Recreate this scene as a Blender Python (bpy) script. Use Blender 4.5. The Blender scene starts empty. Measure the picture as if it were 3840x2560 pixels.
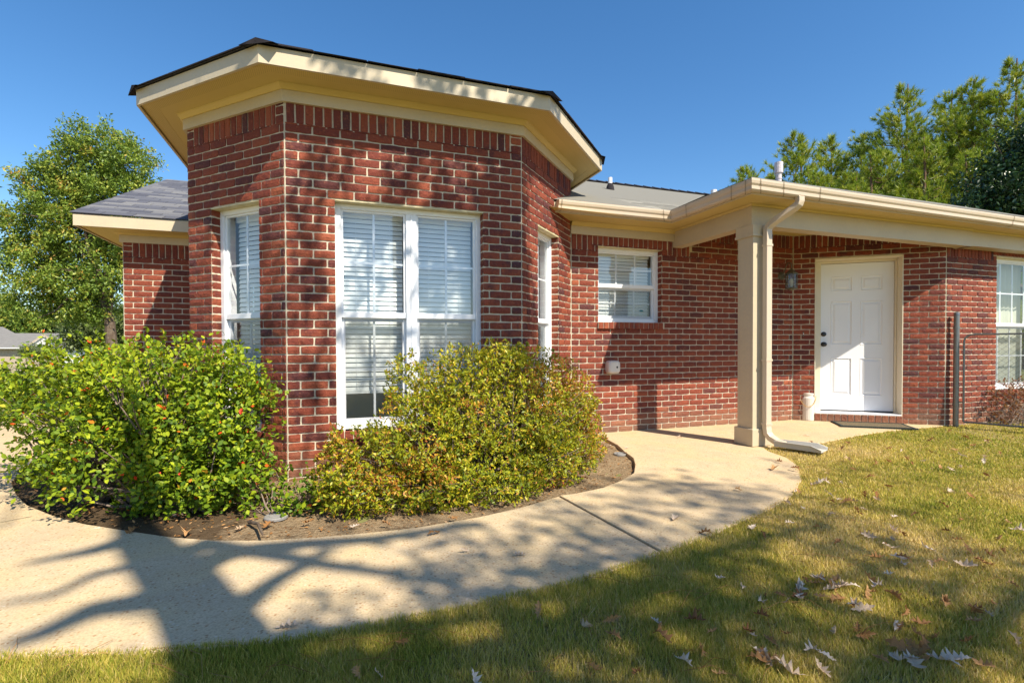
import bpy, math, random
import numpy as np
from mathutils import Vector, Matrix
random.seed(7); RNG = np.random.default_rng(11)
sc = bpy.context.scene
COL = sc.collection
rad = math.radians

# ------------------------------------------------------------------ camera
F, PIT, ROL, CY, TH, CH = 1901.9163, .0162, -.0039, 1332.414, .3421, .9972
cw, sw = math.cos(TH), math.sin(TH)
fw = Vector((sw*math.cos(PIT), cw*math.cos(PIT), -math.sin(PIT)))
ri = Vector((cw, -sw, 0)); up = ri.cross(fw)
Rv = math.cos(ROL)*ri + math.sin(ROL)*up; Uv = -math.sin(ROL)*ri + math.cos(ROL)*up
camd = bpy.data.cameras.new('camera'); cam = bpy.data.objects.new('camera', camd); COL.objects.link(cam)
m3 = Matrix((Rv, Uv, -fw)).transposed()
cam.matrix_world = Matrix.Translation((0, 0, CH)) @ m3.to_4x4()
camd.sensor_width = 36; camd.lens = F/3840*36; camd.shift_y = (CY-1280)/3840
camd.clip_start = .05; camd.clip_end = 2000
sc.camera = cam

# ------------------------------------------------------------------ light
EL, SUNSTR, SKYSTR = 47.5, 5.0, .108
w = bpy.data.worlds.new('World'); sc.world = w; w.use_nodes = True
nt = w.node_tree; bg = nt.nodes['Background']
sky = nt.nodes.new('ShaderNodeTexSky'); sky.sky_type = 'NISHITA'; sky.sun_disc = False
sky.sun_elevation = rad(EL); sky.sun_rotation = rad(157.5); sky.altitude = 200
sky.air_density = 1.0; sky.dust_density = .35; sky.ozone_density = 2.2
hs = nt.nodes.new('ShaderNodeHueSaturation'); hs.inputs['Saturation'].default_value = 1.27; nt.links.new(sky.outputs[0], hs.inputs['Color']); nt.links.new(hs.outputs[0], bg.inputs[0]); bg.inputs[1].default_value = SKYSTR
SUN = Vector((.3826*math.cos(rad(EL)), -.9239*math.cos(rad(EL)), math.sin(rad(EL))))
sd = bpy.data.lights.new('sun', 'SUN'); sd.energy = SUNSTR; sd.angle = rad(.53); sd.color = (1, .92, .76)
so = bpy.data.objects.new('sun', sd); COL.objects.link(so)
so.rotation_euler = SUN.to_track_quat('Z', 'Y').to_euler(); so.location = (0, 0, 20)
sc.view_settings.view_transform = 'Standard'; sc.view_settings.look = 'None'
sc.view_settings.exposure = .82; sc.view_settings.gamma = 1
sc.view_settings.use_curve_mapping = False

# ------------------------------------------------------------------ photo geometry helpers
O3 = Vector((0, 0, CH))
def ray(u, v): return fw + Rv*((u-1920)/F) + Uv*((CY-v)/F)
def onz(u, v, z=0.):
    r = ray(u, v); return O3 + r*((z-CH)/r.z)
def ony(u, v, y):
    r = ray(u, v); return O3 + r*(y/r.y)
def dep(u, v, d): return O3 + ray(u, v)*d

# ------------------------------------------------------------------ materials
def mat(name, base, rough=.7, spec=.3, noise=None, bump=None, metal=0., extra=None):
    """noise: list of (scale, colour, amount, detail); bump: list of (scale, strength, dist)"""
    m = bpy.data.materials.new(name); m.use_nodes = True
    t = m.node_tree; b = t.nodes['Principled BSDF']
    b.inputs['Roughness'].default_value = rough; b.inputs['Specular IOR Level'].default_value = spec
    b.inputs['Metallic'].default_value = metal
    geo = t.nodes.new('ShaderNodeNewGeometry')
    rgb = t.nodes.new('ShaderNodeRGB'); rgb.outputs[0].default_value = (*base, 1); cur = rgb.outputs[0]
    for (s, c, a, dtl) in (noise or []):
        n = t.nodes.new('ShaderNodeTexNoise'); n.inputs['Scale'].default_value = s; n.inputs['Detail'].default_value = dtl
        t.links.new(geo.outputs['Position'], n.inputs['Vector'])
        r = t.nodes.new('ShaderNodeMapRange'); r.inputs[1].default_value = .42; r.inputs[2].default_value = .68; r.inputs[4].default_value = a
        t.links.new(n.outputs['Fac'], r.inputs[0])
        x = t.nodes.new('ShaderNodeMix'); x.data_type = 'RGBA'; x.inputs[7].default_value = (*c, 1)
        t.links.new(r.outputs[0], x.inputs[0]); t.links.new(cur, x.inputs[6]); cur = x.outputs[2]
    if extra: cur = extra(t, geo, cur)
    t.links.new(cur, b.inputs['Base Color'])
    prev = None
    for (s, st, d) in (bump or []):
        n = t.nodes.new('ShaderNodeTexNoise'); n.inputs['Scale'].default_value = s; n.inputs['Detail'].default_value = 5
        t.links.new(geo.outputs['Position'], n.inputs['Vector'])
        bp = t.nodes.new('ShaderNodeBump'); bp.inputs['Strength'].default_value = st; bp.inputs['Distance'].default_value = d
        t.links.new(n.outputs['Fac'], bp.inputs['Height'])
        if prev: t.links.new(prev, bp.inputs['Normal'])
        prev = bp.outputs[0]
    if prev: t.links.new(prev, b.inputs['Normal'])
    return m

def tone_ramp(stops):
    def fn(t, geo, cur):
        a = t.nodes.new('ShaderNodeAttribute'); a.attribute_name = 'tone'
        r = t.nodes.new('ShaderNodeValToRGB'); r.color_ramp.interpolation = 'LINEAR'
        e = r.color_ramp.elements
        e[0].position, e[0].color = stops[0][0], (*stops[0][1], 1)
        e[1].position, e[1].color = stops[-1][0], (*stops[-1][1], 1)
        for p, c in stops[1:-1]:
            q = e.new(p); q.color = (*c, 1)
        t.links.new(a.outputs['Fac'], r.inputs[0])
        return r.outputs[0]
    return fn

def brick_extra(t, geo, cur):
    col = tone_ramp([(0, (.29, .078, .038)), (.3, (.23, .054, .029)), (.6, (.175, .038, .023)), (.78, (.14, .032, .024)), (.86, (.10, .030, .028)), (1, (.068, .027, .032))])(t, geo, cur)
    for s, c, lo, hi, a in ((7, (.055, .022, .028), .56, .74, .7), (60, (.36, .12, .05), .56, .72, .45), (26, (.06, .02, .02), .62, .70, .45), (160, (.06, .02, .015), .58, .72, .6)):
        n = t.nodes.new('ShaderNodeTexNoise'); n.inputs['Scale'].default_value = s; n.inputs['Detail'].default_value = 4
        t.links.new(geo.outputs['Position'], n.inputs['Vector'])
        r = t.nodes.new('ShaderNodeMapRange'); r.inputs[1].default_value = lo; r.inputs[2].default_value = hi; r.inputs[4].default_value = a
        t.links.new(n.outputs['Fac'], r.inputs[0])
        x = t.nodes.new('ShaderNodeMix'); x.data_type = 'RGBA'; x.inputs[7].default_value = (*c, 1)
        t.links.new(r.outputs[0], x.inputs[0]); t.links.new(col, x.inputs[6]); col = x.outputs[2]
    # splashed soil on the lowest courses
    sp = t.nodes.new('ShaderNodeSeparateXYZ'); t.links.new(geo.outputs['Position'], sp.inputs[0])
    n = t.nodes.new('ShaderNodeTexNoise'); n.inputs['Scale'].default_value = 6; n.inputs['Detail'].default_value = 5; t.links.new(geo.outputs['Position'], n.inputs['Vector'])
    a = t.nodes.new('ShaderNodeMath'); a.operation = 'MULTIPLY_ADD'; a.inputs[1].default_value = -.5; t.links.new(n.outputs['Fac'], a.inputs[0]); t.links.new(sp.outputs[2], a.inputs[2])
    r = t.nodes.new('ShaderNodeMapRange'); r.inputs[1].default_value = .03; r.inputs[2].default_value = -.25; r.inputs[4].default_value = .55; t.links.new(a.outputs[0], r.inputs[0])
    x = t.nodes.new('ShaderNodeMix'); x.data_type = 'RGBA'; x.inputs[7].default_value = (.26, .16, .10, 1)
    t.links.new(r.outputs[0], x.inputs[0]); t.links.new(col, x.inputs[6]); return x.outputs[2]
M = {}
M['brick'] = mat('brick_clay', (.2, .05, .03), .8, .25, extra=brick_extra, bump=[(34, .7, .012), (120, .7, .004)])
M['mortar'] = mat('mortar', (.58, .50, .38), .95, .1, [(12, (.36, .31, .25), .6, 4), (90, (.62, .55, .44), .5, 3)], [(180, .5, .003)])
M['trim'] = mat('tan_trim_paint', (.50, .42, .30), .45, .4, [(3, (.43, .355, .25), .5, 3), (40, (.58, .47, .29), .3, 2)], [(60, .05, .001)])
M['gutter'] = mat('gutter_metal', (.53, .43, .33), .32, .5, [(4, (.52, .41, .29), .5, 4), (25, (.5, .4, .28), .3, 4)], [(8, .05, .003)])
M['soffit'] = mat('soffit_vinyl', (.56, .42, .15), .5, .35, [(2, (.50, .37, .13), .5, 3)])
M['white'] = mat('white_vinyl', (.80, .80, .83), .35, .5, [(3, (.72, .72, .76), .4, 3)])
M['door'] = mat('white_door_paint', (.80, .80, .83), .4, .45, [(2, (.75, .75, .78), .5, 2)])
M['doorframe'] = mat('cream_door_frame', (.72, .64, .50), .5, .4, [(5, (.62, .54, .4), .4, 3)])
M['blind'] = mat('white_blind', (.86, .86, .84), .5, .3)
M['lintel'] = mat('painted_steel_lintel', (.62, .54, .34), .5, .3, [(20, (.4, .33, .18), .5, 4)])
M['dark'] = mat('dark_metal', (.012, .013, .018), .3, .6)
M['bronze'] = mat('aged_lantern_metal', (.10, .09, .065), .5, .5, [(50, (.2, .2, .13), .5, 3)], metal=.3)
M['steel'] = mat('galvanised_steel', (.22, .22, .22), .38, .6, [(30, (.18, .17, .17), .6, 4)], metal=.75)
M['pvc'] = mat('white_pipe', (.78, .76, .76), .45, .4, [(12, (.5, .48, .46), .5, 4)])
M['fluemetal'] = mat('painted_flue', (.58, .52, .55), .5, .4, [(40, (.3, .26, .26), .6, 3)])
M['seam'] = mat('gutter_joint', (.30, .24, .17), .6, .3)
M['interior'] = mat('room_wall', (.42, .41, .37), .9, .1)
M['curtain'] = mat('room_curtain', (.6, .6, .5), .9, .1)
M['asphalt'] = mat('shingle', (.12, .12, .14), .9, .15, extra=tone_ramp([(0, (.075, .078, .10)), (.5, (.115, .118, .14)), (1, (.17, .168, .175))]), bump=[(400, .6, .002)])
M['shinglewarm'] = mat('shingle_weathered', (.2, .19, .17), .9, .15, extra=tone_ramp([(0, (.13, .125, .11)), (.5, (.21, .20, .175)), (1, (.30, .285, .25))]), bump=[(300, .6, .002)])
M['shingleedge'] = mat('shingle_edge', (.03, .026, .03), .9, .1)
M['bulb'] = mat('frosted_bulb', (.8, .74, .68), .4, .4)
M['ceramic'] = mat('cream_enamel', (.66, .61, .55), .35, .5, [(6, (.55, .5, .44), .5, 3)])
M['rope'] = mat('rope', (.5, .3, .12), .8, .2)
M['matm'] = mat('door_mat_fibre', (.16, .12, .07), .95, .1, [(60, (.05, .06, .06), .8, 3)])
M['matedge'] = mat('door_mat_rubber', (.03, .04, .04), .8, .2)
M['drain'] = mat('grey_plastic', (.22, .21, .2), .6, .3, [(30, (.3, .28, .25), .5, 3)])
M['bark'] = mat('bark', (.10, .07, .05), .95, .1, [(12, (.2, .16, .12), .6, 5)], [(40, .8, .01)])
M['twig'] = mat('twig', (.17, .12, .09), .9, .15, [(40, (.30, .25, .21), .6, 3)])
M['pinebark'] = mat('pine_bark', (.16, .09, .06), .95, .1, [(8, (.25, .18, .14), .6, 5)])
M['siding'] = mat('white_siding', (.72, .70, .68), .6, .3)
M['tanbrick'] = mat('pale_brick', (.42, .33, .25), .9, .1, [(8, (.5, .42, .33), .6, 3)])
M['greyroof'] = mat('grey_roof', (.20, .19, .18), .95, .1, [(3, (.15, .145, .14), .6, 5)])
M['garage'] = mat('tan_garage_door', (.46, .37, .28), .6, .3)

def glass_mat(name, tint=(1, 1, 1), ior=1.55, boost=.05):
    m = bpy.data.materials.new(name); m.use_nodes = True; t = m.node_tree; t.nodes.clear()
    o = t.nodes.new('ShaderNodeOutputMaterial'); mx = t.nodes.new('ShaderNodeMixShader')
    tr = t.nodes.new('ShaderNodeBsdfTransparent'); tr.inputs[0].default_value = (*tint, 1)
    gl = t.nodes.new('ShaderNodeBsdfGlossy'); gl.inputs['Roughness'].default_value = .015
    lw = t.nodes.new('ShaderNodeLayerWeight'); lw.inputs[0].default_value = .5
    fr = t.nodes.new('ShaderNodeMath'); fr.operation = 'POWER'; fr.inputs[1].default_value = 5.; t.links.new(lw.outputs['Facing'], fr.inputs[0])
    ad = t.nodes.new('ShaderNodeMath'); ad.operation = 'ADD'; ad.inputs[1].default_value = boost; ad.use_clamp = True
    hf = t.nodes.new('ShaderNodeMath'); hf.operation = 'MULTIPLY'; hf.inputs[1].default_value = .5; t.links.new(fr.outputs[0], hf.inputs[0]); t.links.new(hf.outputs[0], ad.inputs[0]); t.links.new(ad.outputs[0], mx.inputs[0])
    t.links.new(tr.outputs[0], mx.inputs[1]); t.links.new(gl.outputs[0], mx.inputs[2]); t.links.new(mx.outputs[0], o.inputs[0])
    return m
M['glass'] = glass_mat('window_glass', (.93, .96, .97), 1.6, .13)
M['lampglass'] = glass_mat('lantern_glass', (.75, .78, .74), 1.5, .05)
def screen_mat():
    m = bpy.data.materials.new('insect_screen'); m.use_nodes = True; t = m.node_tree; b = t.nodes['Principled BSDF']
    b.inputs['Base Color'].default_value = (.05, .07, .08, 1); b.inputs['Roughness'].default_value = .7
    o = t.nodes['Material Output']; mx = t.nodes.new('ShaderNodeMixShader'); mx.inputs[0].default_value = .26
    tr = t.nodes.new('ShaderNodeBsdfTransparent')
    t.links.new(tr.outputs[0], mx.inputs[1]); t.links.new(b.outputs[0], mx.inputs[2]); t.links.new(mx.outputs[0], o.inputs[0])
    return m
M['screen'] = screen_mat()
def vent_extra(t, geo, cur):
    v = t.nodes.new('ShaderNodeTexVoronoi'); v.inputs['Scale'].default_value = 70; v.inputs['Randomness'].default_value = 0
    t.links.new(geo.outputs['Position'], v.inputs['Vector'])
    r = t.nodes.new('ShaderNodeMapRange'); r.inputs[1].default_value = .28; r.inputs[2].default_value = .2; r.inputs[4].default_value = .75
    t.links.new(v.outputs['Distance'], r.inputs[0])
    x = t.nodes.new('ShaderNodeMix'); x.data_type = 'RGBA'; x.inputs[7].default_value = (.10, .07, .03, 1)
    t.links.new(r.outputs[0], x.inputs[0]); t.links.new(cur, x.inputs[6]); return x.outputs[2]
M['vented'] = mat('perforated_soffit', (.56, .42, .15), .5, .3, extra=vent_extra)

def leaf_mat(name, stops, trans=.35, rough=.45, spec=.4):
    m = mat(name, stops[0][1], rough, spec, extra=tone_ramp(stops))
    t = m.node_tree; b = t.nodes['Principled BSDF']; o = t.nodes['Material Output']
    src = b.inputs['Base Color'].links[0].from_socket
    tl = t.nodes.new('ShaderNodeBsdfTranslucent'); t.links.new(src, tl.inputs[0])
    mx = t.nodes.new('ShaderNodeMixShader'); mx.inputs[0].default_value = trans
    t.links.new(b.outputs[0], mx.inputs[1]); t.links.new(tl.outputs[0], mx.inputs[2]); t.links.new(mx.outputs[0], o.inputs[0])
    return m
M['leafA'] = leaf_mat('glossy_shrub_leaf', [(0, (.04, .09, .008)), (.4, (.12, .20, .010)), (.85, (.42, .48, .02)), (.955, (.42, .38, .03)), (.97, (.75, .14, .02)), (1, (.7, .05, .02))], .30, .5, .25)
M['leafB'] = leaf_mat('azalea_leaf', [(0, (.08, .13, .012)), (.45, (.28, .31, .012)), (.75, (.58, .48, .02)), (.9, (.52, .27, .03)), (1, (.36, .10, .03))], .35)
M['leafOak'] = leaf_mat('tree_leaf', [(0, (.07, .13, .025)), (.5, (.20, .29, .04)), (.85, (.42, .44, .07)), (1, (.5, .3, .06))], .35)
M['leafPale'] = leaf_mat('pale_tree_leaf', [(0, (.09, .13, .04)), (1, (.24, .28, .10))], .35)
M['leafDark'] = leaf_mat('dark_tree_leaf', [(0, (.012, .03, .012)), (.7, (.03, .07, .02)), (1, (.09, .13, .05))], .2, .3, .5)
M['needle'] = leaf_mat('pine_needle', [(0, (.09, .17, .015)), (.6, (.30, .37, .03)), (1, (.50, .46, .05))], .3)
M['hedge'] = leaf_mat('hedge_leaf', [(0, (.03, .06, .015)), (1, (.12, .16, .03))], .3)
M['drybush'] = leaf_mat('bronze_leaf', [(0, (.10, .03, .02)), (.5, (.25, .10, .03)), (1, (.3, .2, .06))], .3)
M['grass'] = leaf_mat('grass_blade', [(0, (.09, .13, .02)), (.3, (.29, .32, .035)), (.62, (.58, .46, .09)), (1, (.78, .59, .28))], .35, .6, .2)
M['dryleaf'] = leaf_mat('dry_oak_leaf', [(0, (.20, .08, .025)), (.35, (.42, .22, .08)), (.6, (.48, .33, .20)), (1, (.64, .53, .43))], .2, .6, .2)

def concrete_extra(t, geo, cur):
    v = t.nodes.new('ShaderNodeTexVoronoi'); v.inputs['Scale'].default_value = 62
    mp = t.nodes.new('ShaderNodeMapping'); mp.inputs['Scale'].default_value = (1, 1, .3)
    t.links.new(geo.outputs['Position'], mp.inputs[0]); t.links.new(mp.outputs[0], v.inputs['Vector'])
    r = t.nodes.new('ShaderNodeMapRange'); r.inputs[1].default_value = .42; r.inputs[2].default_value = .22; r.inputs[4].default_value = .8
    t.links.new(v.outputs['Distance'], r.inputs[0])
    ramp = t.nodes.new('ShaderNodeValToRGB'); e = ramp.color_ramp.elements
    e[0].color = (.28, .14, .06, 1); e[1].color = (.62, .52, .38, 1); q = e.new(.45); q.color = (.42, .26, .12, 1)
    sp = t.nodes.new('ShaderNodeSeparateColor'); t.links.new(v.outputs['Color'], sp.inputs[0]); t.links.new(sp.outputs[0], ramp.inputs[0])
    g = t.nodes.new('ShaderNodeMath'); g.operation = 'GREATER_THAN'; g.inputs[1].default_value = .40; t.links.new(sp.outputs[1], g.inputs[0])
    mu = t.nodes.new('ShaderNodeMath'); mu.operation = 'MULTIPLY'; t.links.new(r.outputs[0], mu.inputs[0]); t.links.new(g.outputs[0], mu.inputs[1])
    x = t.nodes.new('ShaderNodeMix'); x.data_type = 'RGBA'
    t.links.new(mu.outputs[0], x.inputs[0]); t.links.new(cur, x.inputs[6]); t.links.new(ramp.outputs[0], x.inputs[7]); return x.outputs[2]
M['concrete'] = mat('pebbled_concrete', (.55, .42, .27), .85, .2, [(1.1, (.45, .35, .23), .7, 4), (7, (.64, .50, .31), .5, 5), (3, (.62, .45, .22), .5, 4), (120, (.40, .30, .18), .8, 3)], [(160, .5, .004), (30, .2, .004)], extra=concrete_extra)
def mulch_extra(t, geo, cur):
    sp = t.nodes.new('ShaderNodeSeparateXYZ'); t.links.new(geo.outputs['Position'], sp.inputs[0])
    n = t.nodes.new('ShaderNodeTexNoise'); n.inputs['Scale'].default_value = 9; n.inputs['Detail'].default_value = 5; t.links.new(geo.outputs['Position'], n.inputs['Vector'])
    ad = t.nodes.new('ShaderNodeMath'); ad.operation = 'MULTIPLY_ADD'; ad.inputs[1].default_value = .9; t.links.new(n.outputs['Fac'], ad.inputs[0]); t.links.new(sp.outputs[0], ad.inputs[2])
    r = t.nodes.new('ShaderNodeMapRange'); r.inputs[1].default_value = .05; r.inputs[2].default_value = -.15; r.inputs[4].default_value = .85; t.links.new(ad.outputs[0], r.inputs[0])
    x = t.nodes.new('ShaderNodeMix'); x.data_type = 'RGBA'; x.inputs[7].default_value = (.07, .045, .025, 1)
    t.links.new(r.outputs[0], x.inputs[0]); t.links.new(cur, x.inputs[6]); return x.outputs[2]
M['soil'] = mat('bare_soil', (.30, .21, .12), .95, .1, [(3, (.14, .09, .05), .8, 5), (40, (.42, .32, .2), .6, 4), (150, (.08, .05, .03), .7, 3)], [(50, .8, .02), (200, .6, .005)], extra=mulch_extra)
M['turf'] = mat('turf_ground', (.34, .26, .09), .95, .1, [(2, (.26, .21, .09), .7, 4), (60, (.10, .10, .035), .8, 4)], [(80, .9, .02)])
M['fargrass'] = mat('distant_grass', (.16, .17, .06), .95, .1, [(.3, (.24, .21, .09), .7, 4), (20, (.11, .12, .04), .7, 4)])
M['road'] = mat('grey_road', (.16, .155, .15), .9, .1)

# ------------------------------------------------------------------ mesh helpers
class MB:
    def __init__(s): s.v, s.f, s.t = [], [], []
    def add(s, vs, fs, tone=.5):
        o = len(s.v); s.v += [tuple(p) for p in vs]; s.f += [tuple(i+o for i in f) for f in fs]; s.t += [tone]*len(fs)
    def box(s, fr, a0, a1, b0, b1, c0, c1, tone=.5):
        """fr maps (a,b,c)->world"""
        P = [fr(a, b, c) for c in (c0, c1) for b in (b0, b1) for a in (a0, a1)]
        s.add(P, [(0, 2, 3, 1), (4, 5, 7, 6), (0, 1, 5, 4), (2, 6, 7, 3), (0, 4, 6, 2), (1, 3, 7, 5)], tone)
    def tube(s, pts, rads, n=6, tone=.5, cap=True):
        pts = [Vector(p) for p in pts]; rings = []
        prev = None
        for i, p in enumerate(pts):
            d = (pts[min(i+1, len(pts)-1)]-pts[max(i-1, 0)]).normalized()
            if prev is None:
                a = Vector((0, 0, 1)) if abs(d.z) < .9 else Vector((1, 0, 0)); x = d.cross(a).normalized()
            else: x = (prev - d*prev.dot(d)).normalized()
            prev = x; y = d.cross(x); r = rads[i] if hasattr(rads, '__len__') else rads
            rings.append([p + x*(r*math.cos(2*math.pi*k/n)) + y*(r*math.sin(2*math.pi*k/n)) for k in range(n)])
        vs = [q for r in rings for q in r]; fs = []
        for i in range(len(pts)-1):
            for k in range(n):
                fs.append((i*n+k, i*n+(k+1) % n, (i+1)*n+(k+1) % n, (i+1)*n+k))
        if cap: fs += [tuple(range(n))[::-1], tuple((len(pts)-1)*n+k for k in range(n))]
        s.add(vs, fs, tone)
    def prism(s, poly, z0, z1, tone=.5):
        n = len(poly); vs = [(p[0], p[1], z0) for p in poly]+[(p[0], p[1], z1) for p in poly]
        s.add(vs, [tuple(range(n))[::-1], tuple(range(n, 2*n))]+[(i, (i+1) % n, n+(i+1) % n, n+i) for i in range(n)], tone)
    def sweep(s, prof, path, tone=.5, closed_prof=True):
        """prof: list of (out, z) ; path: list of (pos2d, outdir2d(scaled for mitre))"""
        n = len(prof); vs = []; fs = []
        for (p, o) in path:
            for (a, z) in prof: vs.append((p[0]+o[0]*a, p[1]+o[1]*a, z))
        for i in range(len(path)-1):
            for k in range(n if closed_prof else n-1):
                k2 = (k+1) % n; fs.append((i*n+k, i*n+k2, (i+1)*n+k2, (i+1)*n+k))
        if closed_prof: fs += [tuple(range(n)), tuple((len(path)-1)*n+k for k in range(n))[::-1]]
        s.add(vs, fs, tone)
    def mesh(s, name):
        me = bpy.data.meshes.new(name); me.from_pydata(s.v, [], s.f); me.update()
        a = me.attributes.new('tone', 'FLOAT', 'FACE'); a.data.foreach_set('value', np.array(s.t, dtype=np.float32))
        return me
    def build(s, name, m, parent=None, smooth=False, bevel=0):
        me = s.mesh(name); me.materials.append(m)
        return link(name, me, parent, smooth, bevel)
def link(name, me, parent=None, smooth=False, bevel=0, loc=None):
    o = bpy.data.objects.new(name, me); COL.objects.link(o)
    if loc is not None: o.matrix_world = loc
    if parent:
        o.parent = parent; o.matrix_parent_inverse = worldmat(parent).inverted()
    if smooth:
        me.polygons.foreach_set('use_smooth', [True]*len(me.polygons))
    if bevel:
        b = o.modifiers.new('bevel', 'BEVEL'); b.width = bevel; b.segments = 2; b.limit_method = 'ANGLE'
    return o
def worldmat(o):
    m = o.matrix_basis.copy()
    while o.parent: m = o.matrix_parent_inverse @ m; m = o.parent.matrix_basis @ m; o = o.parent
    return m
def arr_mesh(name, V, nper, idx, tones, m):
    """V (N,k,3), idx faces within one item (list of tuples of equal length)"""
    N, k, _ = V.shape; fl = len(idx[0]); nf = len(idx)
    faces = (np.array(idx)[None]+(np.arange(N)*k)[:, None, None]).reshape(-1)
    me = bpy.data.meshes.new(name)
    me.vertices.add(N*k); me.vertices.foreach_set('co', V.reshape(-1).astype(np.float32))
    me.loops.add(len(faces)); me.loops.foreach_set('vertex_index', faces.astype(np.int32))
    me.polygons.add(N*nf); me.polygons.foreach_set('loop_start', (np.arange(N*nf)*fl).astype(np.int32))
    me.polygons.foreach_set('loop_total', np.full(N*nf, fl, dtype=np.int32))
    me.update(calc_edges=True)
    a = me.attributes.new('tone', 'FLOAT', 'FACE'); a.data.foreach_set('value', np.repeat(tones, nf).astype(np.float32))
    me.materials.append(m); return me
def tag(o, label=None, cat=None, group=None, kind=None):
    if label: o['label'] = label
    if cat: o['category'] = cat
    if group: o['group'] = group
    if kind: o['kind'] = kind
    return o
def empty(name, loc, rz=0.):
    o = bpy.data.objects.new(name, None); COL.objects.link(o); o.location = loc; o.rotation_euler = (0, 0, rz)
    o.empty_display_size = .2; return o

# ================================================================== HOUSE
C = .0677; ST = .2032
V2 = lambda x, y: np.array([x, y], float)
AB = V2(-.3246, 4.2289); BC = AB+V2(1.9309, 0); s2 = math.sqrt(.5)
AL = AB+V2(-1.1697*s2, 1.1697*s2); CE = BC+V2(1.3426*s2, 1.3426*s2)
MD = V2(5.8658, CE[1]); DE = V2(7.2143, 4.1388); EE = V2(12., DE[1])
LL = V2(-2.347, 7.309); LR = V2(AL[0], 7.309)
class Wall:
    def __init__(s, P, Q):
        s.P = P; s.Q = Q; s.L = float(np.linalg.norm(Q-P)); s.t = (Q-P)/s.L; s.n = V2(s.t[1], -s.t[0])
    def W(s, a, n, z):
        p = s.P+s.t*a+s.n*n; return Vector((p[0], p[1], z))
    def mat4(s, a, n, z, rot=0.):
        p = s.W(a, n, z); ang = math.atan2(s.t[1], s.t[0])
        return Matrix.Translation(p) @ Matrix.Rotation(ang, 4, 'Z') @ Matrix.Rotation(rot, 4, 'Y')
WA, WB, WC = Wall(AL, AB), Wall(AB, BC), Wall(BC, CE)
WM, WD, WE, WL = Wall(CE, MD), Wall(MD, DE), Wall(DE, EE), Wall(LL, LR)
WLS = Wall(V2(LL[0], 14), LL); WAS = Wall(V2(AL[0], 7.309), AL)
house = empty('brick_house', (2.5, 6.5, 0))
tag(house, 'red brick bungalow with tan eaves, a bay of windows and a small covered side porch', 'house')
zj = lambda i: (31-i)*C      # mortar joint heights, index counted in courses

# --- brick variants (front face looks to -Y local, length along X)
def brick_variant(l, hgt, tone):
    nx, nz = 5, 2; vs = []; fs = []
    jit = lambda a: random.uniform(-a, a)
    for j in range(nz+1):
        for i in range(nx+1):
            x = -l/2+l*i/nx; z = -hgt/2+hgt*j/nz
            edge = (i in (0, nx)) or (j in (0, nz))
            y = -.0 if edge else -.0035+jit(.0018)
            if i in (0, nx): x += jit(.0016)
            if j in (0, nz): z += jit(.0018)
            if (i in (0, nx)) and (j in (0, nz)): x *= .985; z *= .93
            vs.append((x, y, z))
    n = nx+1
    for j in range(nz):
        for i in range(nx): fs.append((j*n+i, j*n+i+1, (j+1)*n+i+1, (j+1)*n+i))
    ring = [i for i in range(nx+1)]+[j*n+nx for j in range(1, nz+1)]+[nz*n+i for i in range(nx-1, -1, -1)]+[j*n for j in range(nz-1, 0, -1)]
    b = len(vs)
    for k in ring: x, y, z = vs[k]; vs.append((x*1.0, .012, z))
    R = len(ring)
    for k in range(R): fs.append((ring[k], b+k, b+(k+1) % R, ring[(k+1) % R]))
    mb = MB(); mb.add(vs, fs, tone); me = mb.mesh('brick'); me.materials.append(M['brick'])
    return me, np.array(vs), fs
def rtone():
    r = random.random()
    return random.uniform(.82, 1) if r < .13 else (random.uniform(.62, .8) if r < .4 else random.uniform(0, .6))
VAR = {}
def variant(l, h):
    key = (round(l, 2), round(h, 2))
    lst = VAR.setdefault(key, [])
    cap = 14 if key in ((.19, .06), (.09, .06), (.06, .19)) else 4
    if len(lst) < cap:
        lst.append((*brick_variant(key[0] if abs(key[0]-l) < 1e-6 else l, h, rtone()), l, h)); return lst[-1]
    return random.choice(lst)
MJ = .0115
def layout(wall, ztop, zbot, opens, soldiers, phase=0., stub0=False, stub1=False, L=None):
    """returns list of (s_center, z_center, len, height)"""
    L = L or wall.L; out = []
    i = 0
    def clip(seg, row):
        segs = [seg]
        for (a, b, c, d) in opens:
            if row[1] <= c+.012 or row[0] >= d-.012: continue
            ns = []
            for (x, y) in segs:
                if y <= a or x >= b: ns.append((x, y)); continue
                if x < a: ns.append((x, a+MJ*.5))
                if y > b: ns.append((b-MJ*.5, y))
            segs = ns
        return segs
    def sol_bottom(sx):
        for (a, b, zb, zt) in soldiers:
            if a <= sx < b: return zb, zt
        return None
    i0 = 31-int(round(ztop/C))-1
    for i in range(i0, 45):
        z1, z0 = zj(i), zj(i+1)
        if z1 < zbot: break
        if z0 > ztop: continue
        off = phase+(ST/2 if i % 2 else 0)
        k = -2
        while k*ST+off < L:
            a, b = max(k*ST+off, .004), min((k+1)*ST+off, L-.004); k += 1
            if b-a < .02: continue
            parts = [(a, b)]
            # cut against soldier bands
            for (sa, sb, zb, zt) in soldiers:
                if z1 > zb+.02:
                    ns = []
                    for (x, y) in parts:
                        if y <= sa or x >= sb: ns.append((x, y)); continue
                        if x < sa: ns.append((x, sa))
                        if y > sb: ns.append((sb, y))
                    parts = ns
            for sg in parts:
                for (x, y) in clip(sg, (z0, z1)):
                    if y-x < .022: continue
                    zt = min(z1, ztop)
                    out.append(((x+y)/2, (z0+zt)/2, y-x-MJ, zt-z0-MJ))
    return out
WALLS = []
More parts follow.
